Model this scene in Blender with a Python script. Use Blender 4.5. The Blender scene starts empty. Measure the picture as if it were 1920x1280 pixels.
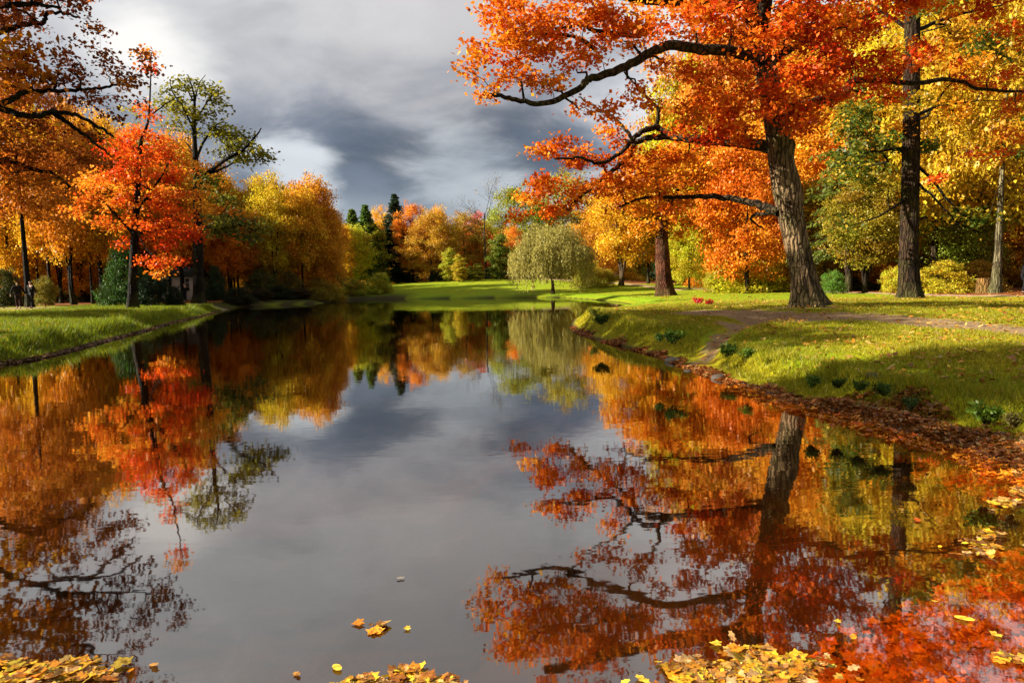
import bpy, math, random
import numpy as np
from mathutils import Vector, Matrix

# ------------------------------------------------------------------ camera
sc = bpy.context.scene
COL = sc.collection
F = 1280.0
HC = 1.6
PITCH = math.atan(110 / F)
ROLL = 0.020
cp, sp, cr, sr = math.cos(PITCH), math.sin(PITCH), math.cos(ROLL), math.sin(ROLL)
FW = np.array([0, cp, -sp]); U0 = np.array([0, sp, cp]); R0 = np.array([1.0, 0, 0])
UP = cr * U0 + sr * R0
RT = cr * R0 - sr * U0
CAM = np.array([0, 0, HC])
cam = bpy.data.cameras.new('camera'); camo = bpy.data.objects.new('camera', cam); COL.objects.link(camo)
cam.sensor_width = 36; cam.lens = 24; cam.clip_end = 3000; cam.clip_start = 0.05
m = Matrix.Identity(4)
for i in range(3):
    m[i][0] = RT[i]; m[i][1] = UP[i]; m[i][2] = -FW[i]; m[i][3] = CAM[i]
camo.matrix_world = m
sc.camera = camo


def ray(px, py):
    return RT * (px - 960) / F + UP * (640 - py) / F + FW


def P(px, py, Y):
    d = ray(px, py); return CAM + d * (Y / d[1])


def G(px, py, z=0.0):
    d = ray(px, py); return CAM + d * ((z - HC) / d[2])


# ------------------------------------------------------------------ light
sc.view_settings.view_transform = 'Standard'; sc.view_settings.look = 'None'
sc.view_settings.gamma = 1; sc.view_settings.use_curve_mapping = False
sc.view_settings.exposure = 1.72
sc.render.engine = 'CYCLES'
cy = sc.cycles
cy.use_denoising = True
cy.max_bounces = 6; cy.diffuse_bounces = 2; cy.glossy_bounces = 3; cy.transmission_bounces = 3; cy.transparent_max_bounces = 8
cy.caustics_reflective = False; cy.caustics_refractive = False
SUN_EL = math.radians(25)
SUN_DIR = np.array([-0.975, -0.07, 0.0]); SUN_DIR /= np.linalg.norm(SUN_DIR)   # horizontal direction towards the sun
SUNV = np.array([SUN_DIR[0] * math.cos(SUN_EL), SUN_DIR[1] * math.cos(SUN_EL), math.sin(SUN_EL)])
sl = bpy.data.lights.new('sun', 'SUN'); sl.energy = 5.0; sl.angle = math.radians(0.5); sl.color = (1.0, 0.90, 0.74)
so = bpy.data.objects.new('sun', sl); COL.objects.link(so)
so.rotation_euler = Vector(SUNV).to_track_quat('Z', 'Y').to_euler()

W = bpy.data.worlds.new('World'); sc.world = W; W.use_nodes = True


class NT:
    def __init__(s, tree):
        s.t = tree; s.n = tree.nodes; s.l = tree.links; s.n.clear()

    def node(s, typ, ins=None, **kw):
        nd = s.n.new(typ)
        for k, v in kw.items(): setattr(nd, k, v)
        if ins:
            for k, v in ins.items():
                if isinstance(v, bpy.types.NodeSocket): s.l.new(v, nd.inputs[k])
                elif v is not None: nd.inputs[k].default_value = v
        return nd

    def math(s, op, a, b=None, c=None, clamp=False):
        nd = s.n.new('ShaderNodeMath'); nd.operation = op; nd.use_clamp = clamp
        for i, v in enumerate((a, b, c)):
            if v is None: continue
            if isinstance(v, bpy.types.NodeSocket): s.l.new(v, nd.inputs[i])
            else: nd.inputs[i].default_value = v
        return nd.outputs[0]

    def vmath(s, op, a, b=None, out=0):
        nd = s.n.new('ShaderNodeVectorMath'); nd.operation = op
        for i, v in enumerate((a, b)):
            if v is None: continue
            if isinstance(v, bpy.types.NodeSocket): s.l.new(v, nd.inputs[i])
            elif isinstance(v, (int, float)): nd.inputs['Scale'].default_value = v
            else: nd.inputs[i].default_value = v
        return nd.outputs[out]

    def mix(s, fac, a, b, mode='MIX'):
        nd = s.n.new('ShaderNodeMix'); nd.data_type = 'RGBA'; nd.blend_type = mode
        for i, v in ((0, fac), (6, a), (7, b)):
            if isinstance(v, bpy.types.NodeSocket): s.l.new(v, nd.inputs[i])
            elif i == 0: nd.inputs[i].default_value = v
            else: nd.inputs[i].default_value = (*v, 1) if len(v) == 3 else v
        return nd.outputs[2]

    def ramp(s, fac, stops, interp='LINEAR'):
        nd = s.n.new('ShaderNodeValToRGB'); cr_ = nd.color_ramp; cr_.interpolation = interp
        while len(cr_.elements) < len(stops): cr_.elements.new(0.5)
        for e, (p, c) in zip(cr_.elements, stops):
            e.position = p; e.color = (*c, 1) if isinstance(c, (tuple, list)) else (c, c, c, 1)
        s.l.new(fac, nd.inputs[0]); return nd.outputs[0]

    def noise(s, vec, scale, detail=4, rough=.55, dist=0.0, out=0):
        nd = s.n.new('ShaderNodeTexNoise')
        nd.inputs['Scale'].default_value = scale; nd.inputs['Detail'].default_value = detail
        nd.inputs['Roughness'].default_value = rough; nd.inputs['Distortion'].default_value = dist
        if vec is not None: s.l.new(vec, nd.inputs['Vector'])
        return nd.outputs[out]


def build_world():
    t = NT(W.node_tree)
    tc = t.node('ShaderNodeTexCoord').outputs['Generated']
    sep = t.node('ShaderNodeSeparateXYZ', {0: tc})
    x, y, z = sep.outputs
    zz = t.math('ADD', t.math('MAXIMUM', z, 0.0), 0.22)
    cx = t.math('DIVIDE', x, zz); cyy = t.math('DIVIDE', y, zz)
    cv = t.node('ShaderNodeCombineXYZ', {0: cx, 1: cyy, 2: 3.7}).outputs[0]
    zw = t.math('ADD', z, t.math('MULTIPLY', t.math('SUBTRACT', t.noise(cv, .55, 3, .5, .2), .5), .22))
    base = t.ramp(zw, [(0.0, (.34, .38, .44)), (0.06, (.30, .34, .40)), (0.11, (.17, .20, .26)), (.185, (.11, .135, .19)), (.27, (.22, .235, .28)),
                      (.34, (.46, .455, .455)), (.5, (.58, .58, .57)), (.75, (.50, .51, .50)), (1, (.46, .47, .47))])
    n1 = t.noise(cv, 1.0, 6, .55, .35)
    n2 = t.noise(t.vmath('ADD', cv, (7.3, 2.1, 0)), 2.6, 6, .58, .3)
    nn = t.math('ADD', t.math('MULTIPLY', n1, .68), t.math('MULTIPLY', n2, .32))
    n3 = t.noise(t.vmath('ADD', cv, (1.3, 5.1, 2)), 1.9, 6, .55, .3)
    f = t.ramp(nn, [(.36, .56), (.47, .88), (.54, 1.10), (.65, 1.42)], 'EASE')
    col = t.mix(1.0, base, f, 'MULTIPLY')

    def blob(px, py, lo, colr, amt):
        d = ray(px, py); d = d / np.linalg.norm(d)
        dt = t.vmath('DOT_PRODUCT', t.vmath('NORMALIZE', tc), tuple(d), out=1)
        rad = t.math('SQRT', t.math('DIVIDE', t.math('MAXIMUM', t.math('SUBTRACT', 1.0, dt), 0.0), lo))
        v = t.math('ADD', rad, t.math('MULTIPLY', t.math('SUBTRACT', n3, .5), 2.6))
        fac = t.node('ShaderNodeMapRange', {0: v, 1: 1.25, 2: 0.1, 3: 0.0, 4: amt}, interpolation_type='SMOOTHERSTEP').outputs[0]
        return fac, colr
    for a in (blob(120, 60, .05, (.50, .50, .52), .35), blob(1500, 60, .07, (.78, .77, .76), .8), blob(840, 10, .03, (.62, .59, .58), .6),
              blob(265, 75, .0032, (.92, .89, .84), .85), blob(560, 325, .0022, (.66, .69, .72), .8), blob(880, 345, .006, (.50, .54, .58), .6)):
        col = t.mix(a[0], col, a[1])
    sky = t.node('ShaderNodeTexSky', sky_type='NISHITA', sun_disc=False, sun_elevation=SUN_EL,
                 sun_rotation=math.atan2(SUN_DIR[0], SUN_DIR[1]))
    bg1 = t.node('ShaderNodeBackground', {0: col, 1: 0.385})
    bg2 = t.node('ShaderNodeBackground', {0: sky.outputs[0], 1: 0.05})
    mx = t.node('ShaderNodeMixShader', {0: 0.10, 1: bg1.outputs[0], 2: bg2.outputs[0]})
    t.node('ShaderNodeOutputWorld', {0: mx.outputs[0]})


build_world()


# ------------------------------------------------------------------ materials
def mat(name):
    mm = bpy.data.materials.new(name); mm.use_nodes = True
    return mm, NT(mm.node_tree)


def principled(t, color, rough=.8, normal=None, spec=.3, **kw):
    d = {'Base Color': color if isinstance(color, bpy.types.NodeSocket) else (*color, 1), 'Roughness': rough, 'Specular IOR Level': spec}
    if normal is not None: d['Normal'] = normal
    d.update(kw)
    b = t.node('ShaderNodeBsdfPrincipled', d)
    t.node('ShaderNodeOutputMaterial', {0: b.outputs[0]})
    return b


def leaf_material():
    mm, t = mat('leaf')
    oc = t.node('ShaderNodeObjectInfo').outputs['Color']
    tint = t.node('ShaderNodeAttribute', attribute_name='tint').outputs['Color']
    c = t.mix(1.0, oc, tint, 'MULTIPLY')
    d = t.node('ShaderNodeBsdfDiffuse', {0: c})
    tr = t.node('ShaderNodeBsdfTranslucent', {0: c})
    m1 = t.node('ShaderNodeMixShader', {0: .42, 1: d.outputs[0], 2: tr.outputs[0]})
    gl = t.node('ShaderNodeBsdfGlossy', {0: (.9, .9, .85, 1), 1: .45})
    m2 = t.node('ShaderNodeMixShader', {0: .015, 1: m1.outputs[0], 2: gl.outputs[0]})
    t.node('ShaderNodeOutputMaterial', {0: m2.outputs[0]})
    return mm


def near_leaf_material():
    mm, t = mat('mottled_leaf')
    tint = t.node('ShaderNodeAttribute', attribute_name='tint').outputs['Color']
    tc = t.node('ShaderNodeTexCoord').outputs['Object']
    n = t.noise(tc, 38, 4, .65)
    c = t.mix(1.0, tint, t.ramp(n, [(.34, (.30, .20, .14)), (.45, (.80, .72, .62)), (.6, (1.12, 1.1, 1.0))]), 'MULTIPLY')
    sp = t.noise(tc, 95, 3, .6)
    c = t.mix(t.ramp(sp, [(.62, 0.0), (.68, .8)]), c, (.09, .035, .012))
    bp = t.node('ShaderNodeBump', {'Strength': .5, 'Distance': .004, 'Height': n}).outputs[0]
    d = t.node('ShaderNodeBsdfDiffuse', {0: c, 'Normal': bp}); tr = t.node('ShaderNodeBsdfTranslucent', {0: c})
    m1 = t.node('ShaderNodeMixShader', {0: .25, 1: d.outputs[0], 2: tr.outputs[0]})
    gl = t.node('ShaderNodeBsdfGlossy', {0: (.9, .9, .88, 1), 1: .3, 'Normal': bp})
    m2 = t.node('ShaderNodeMixShader', {0: .04, 1: m1.outputs[0], 2: gl.outputs[0]})
    t.node('ShaderNodeOutputMaterial', {0: m2.outputs[0]})
    return mm


def bark_material(name, sc3=(7.5, 7.5, 1.15)):
    mm, t = mat(name)
    oc = t.node('ShaderNodeObjectInfo').outputs['Color']
    tc = t.node('ShaderNodeTexCoord').outputs['Object']
    mp = t.node('ShaderNodeMapping', {0: tc, 3: sc3}).outputs[0]
    wob = t.vmath('ADD', mp, t.vmath('SCALE', t.noise(tc, 2.2, 3, out=1), 1.4))
    vo = t.node('ShaderNodeTexVoronoi', {'Vector': wob, 'Scale': 1.2}, feature='DISTANCE_TO_EDGE').outputs['Distance']
    n = t.noise(mp, 3.0, 6, .65)
    big = t.noise(tc, 1.3, 3)
    crack = t.ramp(vo, [(0, 0.0), (.16, .75), (.4, 1.0)])
    hgt = t.math('ADD', t.math('MULTIPLY', crack, 1.0), t.math('MULTIPLY', n, .6))
    shade = t.mix(crack, (.20, .17, .15), (1.0, 1.0, 1.0))
    c = t.mix(1.0, oc, shade, 'MULTIPLY')
    c = t.mix(1.0, c, t.ramp(n, [(.3, (.62, .60, .58)), (.65, (1.3, 1.28, 1.22))]), 'MULTIPLY')
    c = t.mix(1.0, c, t.ramp(t.noise(tc, .9, 4, .6), [(.35, (.55, .52, .48)), (.62, (1.25, 1.22, 1.15))]), 'MULTIPLY')
    hz = t.node('ShaderNodeSeparateXYZ', {0: tc}).outputs[2]
    low = t.node('ShaderNodeMapRange', {0: hz, 1: 0.0, 2: 1.3, 3: .30, 4: 0.0}).outputs[0]
    c = t.mix(t.math('MULTIPLY', t.ramp(t.math('ADD', big, low), [(.52, 0.0), (.70, 1.0)]), .45), c, (.060, .065, .015))
    bp = t.node('ShaderNodeBump', {'Strength': 1.0, 'Distance': .09, 'Height': hgt}).outputs[0]
    principled(t, c, .9, bp, .15)
    return mm


def simple_material(name, color, rough=.8, var=.25, scale=12, spec=.3):
    mm, t = mat(name)
    tc = t.node('ShaderNodeTexCoord').outputs['Object']
    n = t.noise(tc, scale, 5, .6)
    a = tuple(c * (1 - var) for c in color); b = tuple(min(1, c * (1 + var)) for c in color)
    c = t.mix(t.ramp(n, [(.3, 0.0), (.7, 1.0)]), a, b)
    bp = t.node('ShaderNodeBump', {'Strength': .3, 'Distance': .01, 'Height': n}).outputs[0]
    principled(t, c, rough, bp, spec)
    return mm


def ground_material():
    mm, t = mat('ground')
    tc = t.node('ShaderNodeTexCoord').outputs['Object']
    A = lambda n: t.node('ShaderNodeAttribute', attribute_name=n).outputs['Fac']
    dirt, litter, mud_shade, lush = A('dirt'), A('litter'), A('mud_shade'), A('lush')
    nf = t.noise(tc, 14, 6, .7); nm = t.noise(tc, 1.1, 5, .6); nb = t.noise(tc, .16, 4, .55)
    g = t.mix(t.ramp(nm, [(.35, 0.0), (.65, 1.0)]), (.19, .165, .005), (.32, .25, .006))
    g = t.mix(t.ramp(nb, [(.4, 0.0), (.6, 1.0)]), g, (.22, .23, .005))
    g = t.mix(lush, g, (.16, .25, .004))
    g = t.mix(1.0, g, t.ramp(nf, [(.3, .55), (.7, 1.4)]), 'MULTIPLY')
    dcol = t.mix(t.ramp(nf, [(.3, 0.0), (.7, 1.0)]), (.12, .075, .036), (.34, .235, .125))
    edge = t.math('ADD', dirt, t.math('MULTIPLY', t.math('SUBTRACT', t.noise(tc, 2.6, 6, .65), .5), 1.3))
    c = t.mix(t.ramp(edge, [(.42, 0.0), (.62, 1.0)]), g, dcol)
    vo = t.node('ShaderNodeTexVoronoi', {'Vector': tc, 'Scale': 11.0})
    lc = t.mix(t.node('ShaderNodeSeparateColor', {0: vo.outputs['Color']}).outputs[0], (.14, .03, .008), (.36, .12, .02))
    lc = t.mix(t.ramp(vo.outputs['Distance'], [(.3, 0.0), (.7, .7)]), lc, (.07, .035, .015))
    le = t.math('ADD', litter, t.math('MULTIPLY', t.math('SUBTRACT', t.noise(tc, 3.5, 6, .7), .5), 1.2))
    c0 = c
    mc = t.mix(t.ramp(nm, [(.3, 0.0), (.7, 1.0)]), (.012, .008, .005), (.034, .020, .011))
    c = t.mix(mud_shade, c0, mc)
    c = t.mix(t.ramp(le, [(.45, 0.0), (.6, 1.0)]), c, lc)
    h = t.math('ADD', t.math('MULTIPLY', nf, .6), t.math('MULTIPLY', vo.outputs['Distance'], .5))
    bp = t.node('ShaderNodeBump', {'Strength': .6, 'Distance': .05, 'Height': h}).outputs[0]
    principled(t, c, .95, bp, .1)
    return mm


def water_material():
    mm, t = mat('water')
    tc = t.node('ShaderNodeTexCoord').outputs['Object']
    m1 = t.node('ShaderNodeMapping', {0: tc, 3: (3.5, 12.0, 1)}).outputs[0]
    m2 = t.node('ShaderNodeMapping', {0: tc, 3: (.5, 1.3, 1)}).outputs[0]
    a = t.noise(m1, 1.6, 3, .55, out=1); b = t.noise(m2, .9, 2, .5, out=1)
    patch = t.ramp(t.noise(tc, .11, 3, .5), [(.38, .45), (.62, 1.0)])
    va = t.vmath('SCALE', t.vmath('SUBTRACT', a, (.5, .5, .5)), .026)
    va = t.node('ShaderNodeVectorMath', {0: va, 'Scale': patch}, operation='SCALE').outputs[0]
    vb = t.vmath('SCALE', t.vmath('SUBTRACT', b, (.5, .5, .5)), .008)
    v = t.vmath('MULTIPLY', t.vmath('ADD', va, vb), (.6, 1, 0))
    nrm = t.vmath('NORMALIZE', t.vmath('ADD', v, (0, 0, 1)))
    fac = t.node('ShaderNodeLayerWeight', {'Blend': .5, 'Normal': nrm}).outputs['Facing']
    f = t.math('ADD', .07, t.math('MULTIPLY', t.math('POWER', fac, 2.05), .95), clamp=True)
    gl = t.node('ShaderNodeBsdfGlossy', {0: (.85, .83, .80, 1), 'Roughness': .022, 'Normal': nrm})
    trn = t.node('ShaderNodeBsdfTransparent', {0: (.90, .58, .26, 1)})
    mx = t.node('ShaderNodeMixShader', {0: f, 1: trn.outputs[0], 2: gl.outputs[0]})
    t.node('ShaderNodeOutputMaterial', {0: mx.outputs[0]})
    return mm


LEAF = leaf_material()
NEARLEAF = near_leaf_material()
BARK = bark_material('bark')
LIMB = bark_material('limb_bark', (5, 5, 4))
GROUND = ground_material()
WATER = water_material()
GRAVEL = simple_material('gravel', (.30, .20, .12), .95, .25, 9, .1)


# ------------------------------------------------------------------ object helpers
def tag(o, label=None, cat=None, group=None, kind=None):
    if label: o['label'] = label
    if cat: o['category'] = cat
    if group: o['group'] = group
    if kind: o['kind'] = kind
    return o


def empty(name, loc, rz=0.0, scale=(1, 1, 1)):
    o = bpy.data.objects.new(name, None); COL.objects.link(o)
    o.location = tuple(float(a) for a in loc); o.rotation_euler = (0, 0, rz); o.scale = scale
    o.empty_display_size = .2
    return o


def link(name, mesh, parent=None, color=None, loc=None):
    o = bpy.data.objects.new(name, mesh); COL.objects.link(o)
    if parent is not None: o.parent = parent
    if color is not None: o.color = (*color, 1)
    if loc is not None: o.location = tuple(float(a) for a in loc)
    return o


def mesh_np(name, V, faces_flat, sizes, material, smooth=False, tint=None, attrs=None):
    me = bpy.data.meshes.new(name)
    V = np.ascontiguousarray(V, dtype=np.float32)
    me.vertices.add(len(V)); me.vertices.foreach_set('co', V.ravel())
    sizes = np.asarray(sizes, dtype=np.int32); faces_flat = np.asarray(faces_flat, dtype=np.int32)
    me.loops.add(len(faces_flat)); me.loops.foreach_set('vertex_index', faces_flat)
    me.polygons.add(len(sizes))
    st = np.zeros(len(sizes), np.int32); st[1:] = np.cumsum(sizes)[:-1]
    me.polygons.foreach_set('loop_start', st)
    if smooth: me.polygons.foreach_set('use_smooth', np.ones(len(sizes), bool))
    me.update(calc_edges=True)
    if material: me.materials.append(material)
    if tint is not None:
        a = me.attributes.new('tint', 'FLOAT_COLOR', 'FACE')
        c = np.ones((len(sizes), 4), np.float32); c[:, :3] = tint; a.data.foreach_set('color', c.ravel())
    if attrs:
        for k, v in attrs.items():
            a = me.attributes.new(k, 'FLOAT', 'POINT'); a.data.foreach_set('value', np.asarray(v, np.float32).ravel())
    return me


class Tubes:
    def __init__(s): s.V = []; s.Fq = []; s.n = 0

    def tube(s, pts, rad, n=6, disp=None):
        pts = np.asarray(pts, float); rad = np.asarray(rad, float)
        k = len(pts)
        tan = np.gradient(pts, axis=0); tan /= (np.linalg.norm(tan, axis=1)[:, None] + 1e-9)
        ref = np.array([0.0, 1.0, 0.0]) if abs(tan[0][1]) < .9 else np.array([1.0, 0, 0])
        a = np.cross(tan, ref); a /= (np.linalg.norm(a, axis=1)[:, None] + 1e-9)
        b = np.cross(tan, a)
        th = np.linspace(0, 2 * np.pi, n, endpoint=False)
        c, si = np.cos(th), np.sin(th)
        R = rad[:, None] * np.ones((1, n))
        if disp is not None: R = disp(R, pts, th)
        ring = pts[:, None, :] + (a[:, None, :] * c[None, :, None] + b[:, None, :] * si[None, :, None]) * R[:, :, None]
        s.V.append(ring.reshape(-1, 3))
        i = np.arange(k - 1)[:, None] * n; j = np.arange(n)[None, :]; j2 = (j + 1) % n
        q = np.stack([i + j, i + j2, i + n + j2, i + n + j], -1).reshape(-1, 4) + s.n
        s.Fq.append(q)
        s.n += k * n

    def cap(s, pts_idx): pass

    def mesh(s, name, material=None, base=None):
        V = np.concatenate(s.V); Q = np.concatenate(s.Fq)
        if base is not None: V = V - np.asarray(base)
        return mesh_np(name, V, Q.ravel(), np.full(len(Q), 4), material or BARK, smooth=True)


def catmull(pts, seg=6):
    pts = np.asarray(pts, float)
    p = np.vstack([2 * pts[0] - pts[1], pts, 2 * pts[-1] - pts[-2]])
    out = []
    for i in range(1, len(p) - 2):
        for t in np.linspace(0, 1, seg, endpoint=False):
            t2, t3 = t * t, t * t * t
            out.append(.5 * (2 * p[i] + (p[i + 1] - p[i - 1]) * t + (2 * p[i - 1] - 5 * p[i] + 4 * p[i + 1] - p[i + 2]) * t2 + (3 * p[i] - p[i - 1] - 3 * p[i + 1] + p[i + 2]) * t3))
    out.append(p[-2])
    return np.array(out)


def hash2(ix, iy, seed):
    h = (ix.astype(np.int64) * 374761393 + iy.astype(np.int64) * 668265263 + seed * 1442695041) & 0xffffffff
    h = ((h ^ (h >> 13)) * 1274126177) & 0xffffffff
    return ((h ^ (h >> 16)) & 0xffff) / 65535.0


def vnoise(x, y, seed=0):
    ix, iy = np.floor(x), np.floor(y); fx, fy = x - ix, y - iy
    fx = fx * fx * (3 - 2 * fx); fy = fy * fy * (3 - 2 * fy)
    a = hash2(ix, iy, seed); b = hash2(ix + 1, iy, seed); c = hash2(ix, iy + 1, seed); d = hash2(ix + 1, iy + 1, seed)
    return (a + (b - a) * fx) * (1 - fy) + (c + (d - c) * fx) * fy


def fbm(x, y, seed=0, oct=4):
    s = 0; a = .5
    for i in range(oct):
        s = s + a * (vnoise(x, y, seed + i) - .5); x = x * 2.03 + 11.3; y = y * 2.03 + 4.7; a *= .5
    return s


def sstep(a, b, x):
    t = np.clip((x - a) / (b - a), 0, 1); return t * t * (3 - 2 * t)


# ------------------------------------------------------------------ terrain
shore_px = [(0, 684), (60, 676), (120, 662), (200, 640), (270, 622), (330, 604), (380, 593), (410, 584), (440, 577), (520, 572), (600, 569), (640, 563), (700, 561),
            (800, 560), (900, 559), (1000, 558), (1050, 558), (1110, 562), (1160, 567), (1190, 572), (1150, 580), (1100, 588), (1078, 598), (1072, 608),
            (1085, 624), (1130, 640), (1190, 655), (1240, 668), (1300, 692), (1370, 716), (1440, 742), (1510, 768), (1560, 776), (1640, 800), (1720, 822), (1800, 842), (1870, 868), (1920, 892)]
SH = [G(*p)[:2] for p in shore_px]
SH = [np.array(a) for a in ((-16.5, 8.5), (-14.5, 12.5))] + SH + [np.array(a) for a in ((4.3, 4.0), (3.9, 2.6), (2.9, 1.3), (1.0, .7), (-3, .6), (-9, 2.0), (-15, 5))]
SH = np.array(SH)


def pond_sdf(x, y):
    """positive on land, negative in the pond"""
    x = np.asarray(x, float); y = np.asarray(y, float)
    d2 = np.full(x.shape, 1e18); inside = np.zeros(x.shape, bool)
    n = len(SH)
    for i in range(n):
        ax, ay = SH[i]; bx, by = SH[(i + 1) % n]
        ex, ey = bx - ax, by - ay
        t = np.clip(((x - ax) * ex + (y - ay) * ey) / (ex * ex + ey * ey + 1e-12), 0, 1)
        dx = x - (ax + t * ex); dy = y - (ay + t * ey)
        d2 = np.minimum(d2, dx * dx + dy * dy)
        cond = ((ay > y) != (by > y))
        with np.errstate(divide='ignore', invalid='ignore'):
            xi = ax + (y - ay) * ex / (ey if ey != 0 else 1e-9)
        inside ^= cond & (x < xi)
    d = np.sqrt(d2)
    return np.where(inside, -d, d)


def seg_dist(x, y, pts):
    x = np.asarray(x, float); y = np.asarray(y, float)
    d2 = np.full(x.shape, 1e18)
    for (a, b) in zip(pts[:-1], pts[1:]):
        ex, ey = b[0] - a[0], b[1] - a[1]
        t = np.clip(((x - a[0]) * ex + (y - a[1]) * ey) / (ex * ex + ey * ey + 1e-12), 0, 1)
        d2 = np.minimum(d2, (x - a[0] - t * ex) ** 2 + (y - a[1] - t * ey) ** 2)
    return np.sqrt(d2)


MOUND = P(850, 530, 96)
GULLY = [G(a, b, .3) for a, b in ((1430, 612), (1360, 632), (1318, 655), (1296, 676))]
WORN = [G(a, b, .48) for a, b in ((1315, 594), (1400, 597), (1490, 603), (1570, 602), (1640, 603), (1730, 612), (1860, 624), (1990, 636))]
WORN2 = [G(a, b, .48) for a, b in ((1400, 607), (1500, 612), (1600, 607))]
LEFTDIRT = [G(a, b, .38) for a, b in ((-60, 582), (60, 584), (120, 580))]


def height(x, y, d=None, fine=True):
    x = np.asarray(x, float); y = np.asarray(y, float)
    if d is None: d = pond_sdf(x, y)
    wob = d + 1.2 * fbm(x * .9, y * .9, 5, 3) * sstep(.05, 1, d)
    right = sstep(0, 3, x) * sstep(34, 24, y)
    left = sstep(-2, -6, x) * sstep(75, 55, y)
    # bank: low wet shelf, short steep lip, then gentle lawn
    st_ = sstep(11.5, 15, y)
    lip = (.09 + .06 * st_) * sstep(-.05, .35, wob) + (.26 + .12 * st_) * sstep(.45 - .25 * st_, .95 - .15 * st_, wob) + (.20 - .12 * st_) * sstep(.9, 4.0, wob)
    lipL = .06 * sstep(-.05, .25, wob) + .34 * sstep(.35, 1.1, wob) + .12 * sstep(1, 5, wob)
    lipF = .14 * sstep(-.1, .5, wob) + .18 * sstep(.3, 1.6, wob) + .14 * sstep(1, 7, wob)
    h = lipF + (lip - lipF) * right + (lipL - lipF) * left * (1 - right)
    h = h + .05 * sstep(3, 14, d)
    # far mound
    g = np.exp(-(((x - MOUND[0]) / 20) ** 2 + ((y - MOUND[1]) / 14) ** 2))
    h = h + 1.45 * g * sstep(0, 9, d)
    g2 = np.exp(-(((x - 14) / 16) ** 2 + ((y - 92) / 14) ** 2))
    h = h + .75 * g2 * sstep(0, 9, d)
    h = h - .22 * np.exp(-(seg_dist(x, y, GULLY) / .55) ** 2) * sstep(0, 1.0, d)
    h = h + sstep(.2, 2, d) * (.15 * fbm(x * .6, y * .6, 11, 3) + .02 * fbm(x * 3, y * 3, 17, 2) * 2)
    # oak root mound
    h = h + .12 * np.exp(-(((x - OAKX) ** 2 + (y - OAKY) ** 2) / 1.6 ** 2))
    dd = np.maximum(-d, 0)
    bed = -(.09 * dd + .06 * dd * dd); bed = np.maximum(bed, -1.6) - .02 * np.clip(dd * 4, 0, 1)
    return np.where(d > 0, h, bed)


OAKX, OAKY = P(1515, 592, 20)[:2]


def axis(lo, hi, fine_lo, fine_hi, step, grow=1.07):
    a = list(np.arange(fine_lo, fine_hi, step)); s = step; v = a[-1]
    while v < hi: s *= grow; v += s; a.append(v)
    s = step; v = a[0]; b = []
    while v > lo: s *= grow; v -= s; b.append(v)
    return np.array(b[::-1] + a)


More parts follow.
